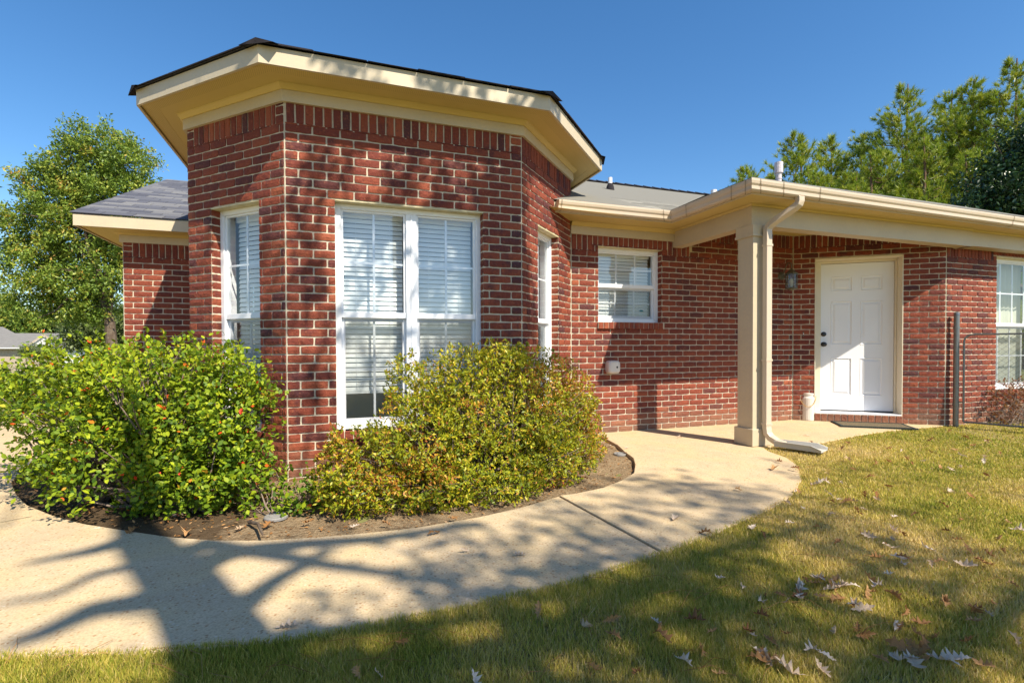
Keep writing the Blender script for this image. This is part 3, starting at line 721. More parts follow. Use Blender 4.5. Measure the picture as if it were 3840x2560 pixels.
# --- windows
def window(wall, o, name_parent, cols, double=False, blind_bottom=None, rails=None, muntin_rows=1, rec=-.085, blinds=True, sash_mid=None, screen=True, half_blind=None):
    s0, s1, z0, z1 = o; W = wall.W; z1l = z1-.012
    # lintel strip
    mb = MB(); mb.box(W, s0-.02, s1+.02, -.12, -.004, z1-.012, z1-.002); mb.build('window_lintel', M['lintel'], house)
    fr = MB(); fw_ = .045; f0, f1 = rec, rec-.07
    fr.box(W, s0, s0+fw_, f1, f0, z0, z1l); fr.box(W, s1-fw_, s1, f1, f0, z0, z1l)
    fr.box(W, s0+fw_, s1-fw_, f1, f0, z1l-.04, z1l); fr.box(W, s0+fw_, s1-fw_, f1, f0, z0, z0+.045)
    units = [(s0+fw_, s1-fw_)]
    if double:
        mid = (s0+s1)/2; fr.box(W, mid-.045, mid+.045, f1, f0, z0+.045, z1l-.04)
        fr.box(W, mid-.006, mid+.006, f0, f0+.006, z0+.045, z1l-.04)
        units = [(s0+fw_, mid-.045), (mid+.045, s1-fw_)]
    win = fr.build('window', M['white'], house, bevel=.003)
    jl_ = MB(); g0, g1 = rec-.071, -.215
    jl_.box(W, s0-.001, s0+.02, g1, g0, z0, z1l); jl_.box(W, s1-.02, s1+.001, g1, g0, z0, z1l); jl_.box(W, s0+.0205, s1-.0205, g1, g0, z1l-.015, z1l); jl_.box(W, s0+.0205, s1-.0205, g1, g0, z0, z0+.02)
    jl_.build('jamb_liner', M['white'], win)
    zm = sash_mid or (z0+z1)/2
    for (a, b) in units:
        # upper sash (outer), lower sash (set back)
        up_ = MB(); d0, d1 = rec-.018, rec-.045
        up_.box(W, a, a+.018, d1, d0, zm, z1l-.04); up_.box(W, b-.018, b, d1, d0, zm, z1l-.04)
        up_.box(W, a, b, d1, d0+.006, zm-.002, zm+.042); up_.box(W, a+.018, b-.018, d1, d0, z1l-.056, z1l-.04)
        up_.build('upper_sash', M['white'], win, bevel=.002)
        lo = MB(); e0, e1 = rec-.04, rec-.065
        lo.box(W, a, a+.03, e1, e0, z0+.045, zm-.003); lo.box(W, b-.03, b, e1, e0, z0+.045, zm-.003)
        lo.box(W, a+.03, b-.03, e1, e0, z0+.045, z0+.08); lo.box(W, a+.03, b-.03, e1, e0, zm-.03, zm-.003)
        lo.build('lower_sash', M['white'], win, bevel=.002)
        for (za, zb, dd) in ((zm+.042, z1l-.056, rec-.03), (z0+.08, zm-.03, rec-.052)):
            g = MB(); g.add([W(a+.012, dd, za-.005), W(b-.012, dd, za-.005), W(b-.012, dd, zb+.005), W(a+.012, dd, zb+.005)], [(0, 1, 2, 3)]); g.build('pane', M['glass'], win)
            mu = MB()
            for c in range(1, cols):
                x = a+(b-a)*c/cols; mu.box(W, x-.009, x+.009, dd-.012, dd-.003, za, zb)
            for r in range(1, muntin_rows+1):
                z = za+(zb-za)*r/(muntin_rows+1); mu.box(W, a+.015, b-.015, dd-.0135, dd-.0045, z-.008, z+.008)
            mu.build('muntin', M['white'], win)
        if screen:
            q = MB(); q.add([W(a+.02, rec-.036, z0+.05), W(b-.02, rec-.036, z0+.05), W(b-.02, rec-.036, zm-.01), W(a+.02, rec-.036, zm-.01)], [(0, 1, 2, 3)])
            q.build('insect_screen', M['screen'], win)
        if blinds:
            bb = blind_bottom or z0+.06; z = z1l-.06; x0, x1 = a+.012, b-.012
            if half_blind: x1 = a+(b-a)*half_blind
            hb = MB(); hb.box(W, x0, x1, rec-.16, rec-.11, z1l-.075, z1l-.02); hb.build('blind_head', M['blind'], win)
            base = None
            while z > bb+.02:
                sm = MB(); tl = .0182; dn = .010; c = rec-.135
                vs = [W(x0, c-dn*.6, z+tl), W(x1, c-dn*.6, z+tl), W(x1, c+.002, z), W(x0, c+.002, z), W(x0, c+dn*.6, z-tl), W(x1, c+dn*.6, z-tl),
                      W(x0, c-dn*.6-.003, z+tl), W(x1, c-dn*.6-.003, z+tl), W(x1, c-.001, z), W(x0, c-.001, z), W(x0, c+dn*.6-.003, z-tl), W(x1, c+dn*.6-.003, z-tl)]
                sm.add(vs, [(3, 2, 1, 0), (4, 5, 2, 3), (6, 7, 8, 9), (9, 8, 11, 10), (0, 1, 7, 6), (4, 10, 11, 5)])
                sm.build('blind_slat', M['blind'], win); z -= .040
            br = MB(); br.box(W, x0, x1, rec-.15, rec-.12, z-.0, z+.02)
            for fx_ in (.22, .78):
                xx = x0+(x1-x0)*fx_; br.box(W, xx-.0015, xx+.0015, rec-.1225, rec-.121, z, z1l-.07)
            br.build('blind_cord', M['blind'], win)
    return win
window(WB, oB, None, 2, True, blind_bottom=.60, sash_mid=1.245)
window(WA, oA, None, 2, False, blind_bottom=.60, sash_mid=1.245)
window(WC, oC, None, 2, False, blind_bottom=.60, sash_mid=1.245)
wmn = window(WM, oM, None, 3, False, blind_bottom=1.34, sash_mid=1.70)
window(WE, oE, None, 4, False, blind_bottom=.5, sash_mid=1.255, half_blind=.36)
# security sticker on the kitchen window
mb = MB(); mb.box(WM.W, .985, 1.05, -.1385, -.1375, 1.385, 1.415); st = mb.build('window_sticker', mat('pale_sticker', (.55, .62, .6), .6), wmn)
mb = MB(); vs = [WM.W(1.017+.032*math.cos(t), -.137, 1.425+.02*math.sin(t)) for t in np.linspace(0, math.pi, 10)]; mb.add(vs, [tuple(range(10))]); mb.build('window_sticker', mat('teal_sticker', (.05, .3, .35), .6), wmn)
# rooms behind the glass
mb = MB()
def room(poly, z0, z1):
    n = len(poly); vs = [(p[0], p[1], z0) for p in poly]+[(p[0], p[1], z1) for p in poly]
    mb.add(vs, [tuple(range(n)), tuple(range(n, 2*n))[::-1]]+[(i, n+i, n+(i+1) % n, (i+1) % n) for i in range(n)])
ins = [p-o*.23 for p, o in mitre([V2(AL[0], 7.2), AL, AB, BC, CE, V2(CE[0], 7.2)])]
vs0 = len(mb.v)
n = 6; poly = ins
mb.add([(p[0], p[1], .05) for p in poly]+[(p[0], p[1], 2.7) for p in poly], [tuple(range(n)), tuple(range(n, 2*n))[::-1], (5, 11, 6, 0)])
mb.add([(CE[0]+.25, CE[1]+2.5, .0), (12, CE[1]+2.5, 0), (12, CE[1]+2.5, 2.5), (CE[0]+.25, CE[1]+2.5, 2.5)], [(0, 1, 2, 3)])
mb.add([(CE[0]+.25, CE[1]+.25, 2.45), (12, CE[1]+.25, 2.45), (12, CE[1]+2.5, 2.45), (CE[0]+.25, CE[1]+2.5, 2.45), (7.5, 4.4, 2.44), (12, 4.4, 2.44), (12, 5.5, 2.44), (7.5, 5.5, 2.44)], [(0, 1, 2, 3), (4, 5, 6, 7)])
mb.build('interior', M['interior'], house)
mb = MB()
for k in range(14):
    a = WE.W(1.52+k*.045, -.3+.02*(k % 2), .4); b = WE.W(1.565+k*.045, -.3+.02*((k+1) % 2), .4)
    mb.add([a, b, b+Vector((0, 0, 1.75)), a+Vector((0, 0, 1.75))], [(0, 1, 2, 3)])
mb.build('curtain', M['curtain'], house)

# --- door
RD = .17; D0, D1, DZ0, DZ1 = .369, 1.222, .135, 2.10
W = WD.W
fr = MB()
fr.box(W, oD[0]+.012, D0, -.12-RD, .012-RD, .1, 2.135); fr.box(W, D1, oD[1]-.012, -.12-RD, .012-RD, .1, 2.135); fr.box(W, D0, D1, -.12-RD, .012-RD, DZ1+.006, 2.135)
fr.box(W, oD[0], oD[0]+.011, -.12-RD, .006, .1, 2.155); fr.box(W, oD[1]-.011, oD[1], -.12-RD, .006, .1, 2.155); fr.box(W, oD[0]+.0115, oD[1]-.0115, -.12-RD, .006, 2.1355, 2.155)
dfr = fr.build('door_frame', M['doorframe'], house, bevel=.003)
mb = MB(); mb.box(W, oD[0]+.012, oD[1]-.012, -.12-RD, .012, .1005, .116); mb.build('threshold', M['white'], dfr, bevel=.003)
mb = MB(); mb.box(W, D0, D1, -.09-RD, -.03-RD, .1165, .132); mb.build('door_sweep', M['dark'], dfr)
# leaf with moulded panels, as a height field of rings
dn = -.028-RD; lf_ = MB(); ww = D1-D0; pw = .30*ww; c1, c2 = D0+.295*ww, D0+.70*ww
rows = [(1.73, 1.93), (1.005, 1.60), (.33, .84)]
ss = sorted({D0+.004, D1-.004, c1-pw/2, c1+pw/2, c2-pw/2, c2+pw/2}); zs = sorted({DZ0, DZ1, *[z for r in rows for z in r]})
def ispan(a, z): return any(abs(a-c) < pw/2 for c in (c1, c2)) and any(r[0] < z < r[1] for r in rows)
for i in range(len(ss)-1):
    for j in range(len(zs)-1):
        a0, a1, b0, b1 = ss[i], ss[i+1], zs[j], zs[j+1]
        if not ispan((a0+a1)/2, (b0+b1)/2): lf_.add([W(a0, dn, b0), W(a1, dn, b0), W(a1, dn, b1), W(a0, dn, b1)], [(0, 1, 2, 3)])
lf_.box(W, D0+.004, D1-.004, dn-.045, dn-.014, DZ0, DZ1)
for (p, q) in (((D0+.004, DZ0), (D0+.004, DZ1)), ((D1-.004, DZ0), (D1-.004, DZ1)), ((D0+.004, DZ0), (D1-.004, DZ0)), ((D0+.004, DZ1), (D1-.004, DZ1))):
    lf_.add([W(p[0], dn, p[1]), W(q[0], dn, q[1]), W(q[0], dn-.03, q[1]), W(p[0], dn-.03, p[1])], [(0, 1, 2, 3)])
door = lf_.build('door', M['door'], house)
for c in (c1, c2):
    for (z0, z1) in rows:
        a0, a1 = c-pw/2, c+pw/2; lv = [(0, 0), (.008, .004), (.018, -.008), (.030, -.008), (.052, .001)]
        vs = []
        for (i, d) in lv: vs += [W(a0+i, dn+d, z0+i), W(a1-i, dn+d, z0+i), W(a1-i, dn+d, z1-i), W(a0+i, dn+d, z1-i)]
        fs = [(16, 17, 18, 19)]
        for r in range(4):
            for k in range(4): fs.append((r*4+k, r*4+(k+1) % 4, (r+1)*4+(k+1) % 4, (r+1)*4+k))
        mb = MB(); mb.add(vs, fs); mb.build('door_panel', M['door'], door)
def lathe(mb, wall, s, z, prof, n=20):
    """prof (outward n, radius)"""
    vs = []
    for (d, r) in prof:
        for k in range(n):
            t = 2*math.pi*k/n; vs.append(wall.W(s+r*math.cos(t), d, z+r*math.sin(t)))
    fs = [(i*n+k, i*n+(k+1) % n, (i+1)*n+(k+1) % n, (i+1)*n+k) for i in range(len(prof)-1) for k in range(n)]
    fs.append(tuple((len(prof)-1)*n+k for k in range(n))); mb.add(vs, fs)
mb = MB(); lathe(mb, WD, .412, 1.02, [(dn, .032), (dn+.008, .032), (dn+.012, .014), (dn+.03, .013), (dn+.038, .024), (dn+.055, .029), (dn+.07, .022), (dn+.074, .004)]); mb.build('door_knob', M['dark'], door, smooth=True)
mb = MB(); lathe(mb, WD, .412, 1.158, [(dn, .032), (dn+.012, .031), (dn+.02, .026), (dn+.024, .006)]); mb.build('deadbolt', M['dark'], door, smooth=True)

# --- wall lantern (one thing)
lan = empty('wall_lantern', WM.W(3.12, .0, 1.93)); tag(lan, 'weathered metal coach lantern with glass sides mounted on the brick left of the door', 'wall lamp')
mb = MB(); lathe(mb, WM, 3.10, 1.93, [(.003, .055), (.012, .052), (.022, .03)], 16); mb.build('back_plate', M['bronze'], lan)
hook = [WM.W(3.10, .02, 1.95), WM.W(3.10, .06, 2.0), WM.W(3.10, .08, 2.06), WM.W(3.10, .11, 2.09), WM.W(3.10, .145, 2.085), WM.W(3.10, .16, 2.05), WM.W(3.10, .16, 2.0)]
mb = MB(); mb.tube(hook, .007, 8); mb.tube([WM.W(3.10, .02, 1.93), WM.W(3.10, .07, 1.90), WM.W(3.10, .09, 1.94)], .006, 8); mb.build('arm', M['bronze'], lan)
def cyl(fr0, z0, z1, r0, r1, n=6, rot=0.):
    return [fr0+Vector((r0*math.cos(rot+2*math.pi*k/n), r0*math.sin(rot+2*math.pi*k/n), z0)) for k in range(n)], [fr0+Vector((r1*math.cos(rot+2*math.pi*k/n), r1*math.sin(rot+2*math.pi*k/n), z1)) for k in range(n)]
lc_ = WM.W(3.10, .16, 0); lc_.z = 0
mb = MB()
for (za, zb, ra, rb) in ((1.945, 1.995, .072, .02), (1.995, 2.01, .02, .008), (1.935, 1.945, .08, .08), (1.745, 1.757, .075, .075), (1.72, 1.745, .02, .05)):
    a, b = cyl(lc_, za, zb, ra, rb); mb.add(a+b, [tuple(range(6))[::-1], tuple(range(6, 12))]+[(k, (k+1) % 6, 6+(k+1) % 6, 6+k) for k in range(6)])
for k in range(6):
    t = 2*math.pi*k/6; p = lc_+Vector((.068*math.cos(t), .068*math.sin(t), 0)); mb.tube([p+Vector((0, 0, 1.757)), p+Vector((0, 0, 1.935))], .005, 5)
mb.build('cage', M['bronze'], lan)
a, b = cyl(lc_, 1.757, 1.935, .064, .064); mb = MB(); mb.add(a+b, [(k, (k+1) % 6, 6+(k+1) % 6, 6+k) for k in range(6)]); mb.build('glass', M['lampglass'], lan)
mb = MB(); mb.tube([lc_+Vector((0, 0, z)) for z in (1.76, 1.785, 1.80, 1.83, 1.865, 1.885)], [.014, .014, .026, .033, .024, .006], 12); mb.build('bulb', M['bulb'], lan, smooth=True)

# --- vent hood on wall M
vh = empty('wall_outlet_cover', WM.W(.519, 0, .76)); tag(vh, 'rounded cream plastic cover with a small hole on the brick below the small window', 'outlet cover')
mb = MB(); vs = []
prof = [(.001, 1.), (.05, .98), (.068, .9), (.078, .7)]
def rr(s, z, w_, h_, d, n=20, e=4.):
    o = []
    for k in range(n):
        t = 2*math.pi*k/n; c, q = math.cos(t), math.sin(t)
        o.append(WM.W(s+w_*math.copysign(abs(c)**(2/e), c), d, z+h_*math.copysign(abs(q)**(2/e), q)))
    return o
for (d, k) in prof: vs += rr(.519, .763, .083*k, .078*k, d)
mb.add(vs, [(i*20+k, i*20+(k+1) % 20, (i+1)*20+(k+1) % 20, (i+1)*20+k) for i in range(3) for k in range(20)]+[tuple(60+k for k in range(20))])
mb.build('cover', M['ceramic'], vh, smooth=False)
mb = MB(); lathe(mb, WM, .548, .762, [(.0785, .013), (.0805, .012), (.0805, .001)], 12); mb.build('hole_plug', M['dark'], vh)
db = empty('doorbell', WD.W(.125, 0, 1.159)); tag(db, 'tiny white doorbell button on the mortar just left of the white door', 'doorbell')
mb = MB(); mb.box(WD.W, .118, .133, .003, .012, 1.125, 1.19); mb.build('plate', M['bronze'], db, bevel=.002)
mb = MB(); mb.box(WD.W, .121, .130, .0125, .018, 1.15, 1.17); mb.build('button', M['white'], db)

# ================================================================== GROUND
def polyarea_sheet(name, poly, z, m, thick=.0, parent=None):
    mb = MB()
    if thick: mb.prism(poly, z-thick, z)
    else: mb.add([(p[0], p[1], z) for p in poly], [tuple(range(len(poly)))])
    return mb.build(name, m, parent)
# terrain: large sheet that falls away behind the house to the far left
mb = MB(); xs = [-400, -200, -100, -60, -40, -25, -15, -8, -4, 0, 4, 8, 12, 16, 25, 40, 80, 200, 400]; ys = [-60, -20, -6, 0, 3, 6, 9, 12, 16, 22, 30, 45, 60, 90, 150, 300, 900]
def gz(x, y):
    return -.045-2.1*min(max((y-13)/30, 0), 1)
vs = [(x, y, gz(x, y)) for y in ys for x in xs]; nx = len(xs)
mb.add(vs, [(j*nx+i, j*nx+i+1, (j+1)*nx+i+1, (j+1)*nx+i) for j in range(len(ys)-1) for i in range(nx-1)])
g = mb.build('ground', M['fargrass'], None); g['kind'] = 'structure'
# soil bed
bed = [(2.858, 5.3), (2.84, 5.0), (2.74, 4.5), (2.635, 4.208), (2.55, 3.92), (2.423, 3.695), (2.25, 3.45), (2.034, 3.286), (1.80, 3.16), (1.543, 3.099), (1.433, 3.09), (1.1, 2.95), (.8, 2.87), (.435, 2.825), (.18, 2.835), (-.066, 2.86), (-.35, 2.915), (-.59, 3.005), (-.82, 3.14), (-1.031, 3.299), (-1.35, 3.55), (-1.585, 3.786), (-1.85, 4.1), (-2.062, 4.439), (-2.28, 4.85), (-2.409, 5.303), (-2.52, 5.7), (-2.558, 6.036), (-2.6, 7.3), (-2.6, 9)]
grass = [(-8, 3.4), (-3, 2.55), (-1.6, 2.25), (-1.023, 2.097), (-.542, 1.953), (-.208, 1.888), (.133, 1.869), (.538, 1.894), (1.026, 1.934), (1.528, 2.059), (1.971, 2.193), (2.577, 2.409), (2.85, 2.53), (3.074, 2.67), (3.30, 2.83), (3.485, 3.003), (3.68, 3.20), (3.834, 3.442), (3.914, 3.72), (4.029, 3.90), (4.42, 3.80), (4.86, 3.87), (5.59, 4.05), (6.2, 4.12), (7.2143, 4.1388)]
soilpoly = bed+[(-1.3, 9), (-1.3, 5.2), (AB[0], AB[1]+.15), (BC[0], BC[1]+.15), (CE[0], CE[1]+.12)]
mb = MB()
# undulating soil grid over the bed
def inpoly(x, y, P):
    c = False; j = len(P)-1
    for i in range(len(P)):
        if (P[i][1] > y) != (P[j][1] > y) and x < (P[j][0]-P[i][0])*(y-P[i][1])/(P[j][1]-P[i][1])+P[i][0]: c = not c
        j = i
    return c
rr_ = np.random.default_rng(3); H = rr_.normal(0, 1, (140, 140))
def soilz(x, y): return -.03+.012*math.sin(x*3.1+1)*math.cos(y*2.7)+.006*math.sin(x*11)*math.sin(y*13+x*5)
X0, Y0, dd = -3.2, 2.6, .07; vs = []; fs = []; nX, nY = 90, 75
for j in range(nY+1):
    for i in range(nX+1): vs.append((X0+i*dd, Y0+j*dd, soilz(X0+i*dd, Y0+j*dd)+H[i, j]*.003))
for j in range(nY):
    for i in range(nX):
        cx_, cy_ = X0+(i+.5)*dd, Y0+(j+.5)*dd
        if cy_ > 6.5 and cx_ > -1.1: continue
        if cx_ > 3.0: continue
        fs.append((j*(nX+1)+i, j*(nX+1)+i+1, (j+1)*(nX+1)+i+1, (j+1)*(nX+1)+i))
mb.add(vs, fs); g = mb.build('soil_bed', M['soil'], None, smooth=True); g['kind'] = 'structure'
# concrete walk: closed polygon, split by the tooled joints
walk = bed[:-1][::-1]+[(2.86, 5.3), (MD[0]+.3, 5.3), (DE[0]+.1, 4.25)]
walk = [(-2.6, 9)]+bed[::-1][1:]+[(MD[0]+.2, 5.3), (DE[0]+.1, 4.25)]+grass[::-1]+[(-8, 9)]
def clip(poly, p, n, keep):
    out = []
    for i in range(len(poly)):
        a, b = poly[i], poly[(i+1) % len(poly)]
        da = ((a[0]-p[0])*n[0]+(a[1]-p[1])*n[1])*keep; db_ = ((b[0]-p[0])*n[0]+(b[1]-p[1])*n[1])*keep
        if da >= 0: out.append(a)
        if (da >= 0) != (db_ >= 0):
            t = da/(da-db_); out.append((a[0]+(b[0]-a[0])*t, a[1]+(b[1]-a[1])*t))
    return out
def split_poly(poly, a, b, gap):
    d = V2(b[0]-a[0], b[1]-a[1]); d /= np.linalg.norm(d); n = (d[1], -d[0])
    A = clip(poly, (a[0]+n[0]*gap/2, a[1]+n[1]*gap/2), n, 1); B = clip(poly, (a[0]-n[0]*gap/2, a[1]-n[1]*gap/2), n, -1)
    return A, B
# two hand-cut halves keep concave outlines valid
iL = bed.index((1.543, 3.099)); iG = grass.index((1.528, 2.059))
right = [(1.441, 3.1)]+[bed[k] for k in range(iL, -1, -1)]+[(MD[0]+.2, 5.3), (DE[0]+.1, 4.25)]+grass[:iG:-1]+[(1.521, 2.057)]
left = [(1.425, 3.087)]+bed[iL+2:]+[(-8, 9)]+grass[:iG]+[(1.503, 2.052)]
def tess(name, poly, z, thick, m, parent):
    """planar ngon triangulated by blender, with rim"""
    mb = MB(); mb.prism(poly, z-thick, z); o = mb.build(name, m, parent, bevel=.006); return o
# left driveway joint
jl, jr_ = split_poly(left, (-1.9, 3.32), (-1.35, 3.45), .008)
wk = empty('walkway', (1.5, 2.6, 0)); wk['kind'] = 'structure'
tess('slab', right, 0., .1, M['concrete'], wk)
tess('slab', left, -.002, .1, M['concrete'], wk)
# shallow expansion line on the left slab
mb = MB(); a, b = onz(0, 1958), onz(118, 1936); mb.add([(a.x, a.y, .0012), (b.x, b.y, .0012), (b.x, b.y+.006, .0012), (a.x, a.y+.006, .0012)], [(0, 1, 2, 3)])
mb.build('joint_line', M['soil'], wk)
# turf sheet
turf = grass+[(7.2143, 4.2), (12, 4.2), (12, -3), (-8, -3)]
mb = MB(); mb.add([(x, y, -.012) for x, y in turf], [tuple(range(len(turf)))]); tf = mb.build('lawn', M['turf'], None); tf['kind'] = 'structure'

# ------------------------------------------------------------------ grass blades
def smooth_noise(x, y, s, seed):
    r = np.random.default_rng(seed); G = r.random((64, 64)); u, v = (x*s) % 63, (y*s) % 63
    i, j = u.astype(int), v.astype(int); fu, fv = u-i, v-j; fu = fu*fu*(3-2*fu); fv = fv*fv*(3-2*fv)
    return (G[i, j]*(1-fu)+G[i+1, j]*fu)*(1-fv)+(G[i, j+1]*(1-fu)+G[i+1, j+1]*fu)*fv
gp_ = np.array([p for p in grass])
def inlawn(x, y):
    ye = np.interp(x, gp_[:, 0], gp_[:, 1]); return y < ye+.006+.022*smooth_noise(x*9+20, y*9+20, 1.1, 31)
N = 900000
# sample in camera polar space: denser near the camera
dd_ = 1.15*np.exp(RNG.random(N)*math.log(11/1.15)); ang = TH+RNG.uniform(-.86, .86, N)
gx, gy = dd_*np.sin(ang), dd_*np.cos(ang)
k = inlawn(gx, gy) & (gy > -1) & (gx < 11.5)
bare = smooth_noise(gx+20, gy+20, 1.3, 5) > .80
k &= ~(bare & (RNG.random(N) < .6))
gx, gy, gd = gx[k], gy[k], dd_[k]; n = len(gx)
hh = RNG.uniform(.014, .034, n)*(1+.25*smooth_noise(gx+9, gy+9, 2.5, 4))/(1+.07*gd); wd_ = (.0016+.0011*gd)*RNG.uniform(.7, 1.3, n)
an = RNG.uniform(0, 2*math.pi, n); ln = RNG.uniform(0, .9, n)
dxn, dyn = np.cos(an), np.sin(an); la_ = RNG.uniform(0, 2*math.pi, n)
V = np.zeros((n, 3, 3)); zb = np.full(n, -.012)
V[:, 0] = np.stack([gx-dxn*wd_/2, gy-dyn*wd_/2, zb], 1); V[:, 1] = np.stack([gx+dxn*wd_/2, gy+dyn*wd_/2, zb], 1)
V[:, 2] = np.stack([gx+np.cos(la_)*hh*ln, gy+np.sin(la_)*hh*ln, zb+hh], 1)
tn_ = .35+.60*smooth_noise(gx+30, gy+30, 1.1, 8)+.25*(smooth_noise(gx+3, gy+30, 4.3, 9)-.5)+RNG.normal(0, .17, n)
me = arr_mesh('lawn_grass', V, 3, [(0, 1, 2)], np.clip(tn_, 0, 1), M['grass']); print('blades', n)
go = link('lawn_grass', me); tag(go, kind='stuff'); tag(go, 'short green and straw coloured lawn grass beside the walk', 'grass')

# ------------------------------------------------------------------ leaves & shrubs
LEAF = np.array([[0, 0, 0], [.26, .3, .06], [.28, .62, .07], [0, 1, 0], [-.28, .62, .07], [-.26, .3, .06]])  # x width, y length, z fold
LEAF_F = [(0, 1, 2, 3), (0, 3, 4, 5)]
DIA = np.array([[0, 0, 0], [.22, .5, .05], [0, 1, 0], [-.22, .5, .05]]); DIA_F = [(0, 1, 2), (0, 2, 3)]
def place(shape, P, Y, Nn, S):
    """P base positions, Y unit growth dir, Nn approx normal, S size"""
    X = np.cross(Y, Nn); X /= (np.linalg.norm(X, axis=1, keepdims=True)+1e-9); Z = np.cross(X, Y)
    sh = shape[None]*S[:, None, None]
    return P[:, None]+sh[..., 0:1]*X[:, None]+sh[..., 1:2]*Y[:, None]+sh[..., 2:3]*Z[:, None]
def unit(a): return a/(np.linalg.norm(a, axis=1, keepdims=True)+1e-9)
def ell_points(blobs, n, shell=.35, rng=RNG):
    """points in the outer shell of a union of ellipsoids; returns pos, outward normal"""
    vol = np.array([b[1][0]*b[1][1]*b[1][2] for b in blobs])**.67; pr = vol/vol.sum(); out = []; nr = []
    while sum(map(len, out)) < n:
        m = n; c = rng.choice(len(blobs), m, p=pr); d = unit(rng.normal(size=(m, 3))); r = 1-shell*rng.random(m)**1.6
        cen = np.array([b[0] for b in blobs])[c]; rd = np.array([b[1] for b in blobs])[c]
        p = cen+d*rd*r[:, None]; ok = np.ones(m, bool)
        for (bc, br) in blobs:
            q = (p-np.array(bc))/np.array(br); ok &= (q**2).sum(1) > (1-shell)**2*.9
        nn = unit(d/rd); out.append(p[ok]); nr.append(nn[ok])
    return np.concatenate(out)[:n], np.concatenate(nr)[:n]
def bush(name, blobs, roots, nclus, per, size, m, label, cat, zmin=-.03, shell=.4, twigs=260, spread=.05, rosette=False, yup=.5, tonef=None, trad=.004, cut=None, group=None, gap=0.):
    P, Nn = ell_points(blobs, nclus, shell)
    k = P[:, 2] > zmin
    if cut is not None: k &= cut(P)
    if gap: k &= (smooth_noise(P[:, 0]*5+20+P[:, 1]*3, P[:, 2]*5+9-P[:, 1]*2, 1.3, 21) > gap)
    P, Nn = P[k], Nn[k]; nc = len(P)
    root = empty(name, (float(np.mean([r[0] for r in roots])), float(np.mean([r[1] for r in roots])), -.03)); tag(root, label, cat, group)
    C_ = np.repeat(P, per, 0); NN = np.repeat(Nn, per, 0); n = len(C_)
    ax = unit(NN+np.array([0, 0, yup])+RNG.normal(0, .35, (nc, 3)).repeat(per, 0))
    if rosette:
        Y = unit(ax*.55+RNG.normal(0, .75, (n, 3))); B = C_+RNG.normal(0, spread*.25, (n, 3)); nrm = unit(ax+RNG.normal(0, .2, (n, 3)))
    else:
        t = RNG.uniform(-1, 1, n); B = C_+ax*(t*spread)[:, None]+RNG.normal(0, spread*.22, (n, 3))
        Y = unit(ax*.5+RNG.normal(0, .7, (n, 3))); nrm = unit(np.array([0, 0, 1.])+NN*.9+RNG.normal(0, .45, (n, 3)))
    S = size*RNG.uniform(.6, 1.25, n); shp, fc = (LEAF, LEAF_F) if not rosette else (DIA, DIA_F)
    V = place(shp, B, Y, nrm, S)
    if tonef is None: tn = np.clip(RNG.normal(.5, .2, n)+.2*(np.repeat(P[:, 2], per)-.5), 0, .94); rr2 = RNG.random(n); tn[rr2 > .985] = RNG.uniform(.96, 1, (rr2 > .985).sum())
    else: tn = tonef(C_, n)
    link('foliage', arr_mesh('foliage', V, 4, fc, tn, m), root)
    mb = MB()
    for q in range(twigs):
        i = RNG.integers(nc); tip = P[i]; r = roots[RNG.integers(len(roots))]; b = np.array([r[0]+RNG.normal(0, .08), r[1]+RNG.normal(0, .08), -.03])
        mid = (b+tip)/2+np.array([RNG.normal(0, .06), RNG.normal(0, .06), RNG.uniform(-.12, .05)]); tip = tip+Nn[i]*RNG.uniform(-.05, .03)
        pts = [b*(1-t)**2+2*mid*t*(1-t)+tip*t*t for t in (0, .3, .6, .85, 1)]
        pts = [p_+RNG.normal(0, .008, 3) for p_ in pts]; r0 = trad*RNG.uniform(.7, 2.2); mb.tube(pts, [r0*2, r0*1.5, r0, r0*.6, r0*.35], 4, cap=False)
    mb.build('stems', M['twig'], root)
    return root
blA = [((-1.62, 4.50, .64), (.62, .55, .42)), ((-1.05, 4.02, .62), (.62, .55, .43)), ((-.68, 3.78, .56), (.35, .38, .46)), ((-1.15, 3.88, .26), (.50, .45, .30)), ((-.70, 3.60, .24), (.34, .30, .27)), ((-1.95, 4.95, .66), (.55, .5, .27)), ((-1.5, 4.2, .30), (.42, .40, .34)), ((-.9, 3.62, .16), (.42, .26, .2)), ((-.52, 3.64, .30), (.16, .16, .2))]
cutA = lambda P: ((P[:, 0]-AL[0])*WA.n[0]+(P[:, 1]-AL[1])*WA.n[1]) > .02
bush('broadleaf_shrub', blA, [(-1.15, 4.05), (-1.45, 4.25), (-.8, 3.75)], 3600, 14, .036, M['leafA'], 'big bright green broadleaf shrub with scattered orange leaves at the left bay window', 'shrub', spread=.085, twigs=300, cut=cutA, shell=.7, gap=.36)
blB = [((1.15, 3.62, .45), (.60, .50, .52)), ((1.45, 3.75, .60), (.42, .38, .42)), ((.85, 3.66, .66), (.34, .30, .36)), ((.50, 3.74, .72), (.15, .14, .27)), ((.62, 3.5, .36), (.42, .40, .34)), ((1.78, 3.85, .48), (.34, .32, .44)), ((1.98, 4.0, .36), (.24, .24, .36)), ((.22, 3.42, .24), (.30, .27, .25)), ((.05, 3.33, .22), (.18, .18, .20)), ((1.0, 3.32, .2), (.72, .28, .24)), ((.02, 3.3, .42), (.05, .05, .12)), ((1.2, 3.7, .93), (.25, .2, .12)), ((.55, 3.2, .12), (.42, .2, .16)), ((1.5, 3.45, .18), (.42, .25, .22)), ((.9, 3.2, .1), (.5, .2, .16)), ((.12, 3.25, .10), (.22, .16, .14)), ((2.0, 3.85, .2), (.22, .22, .25))]
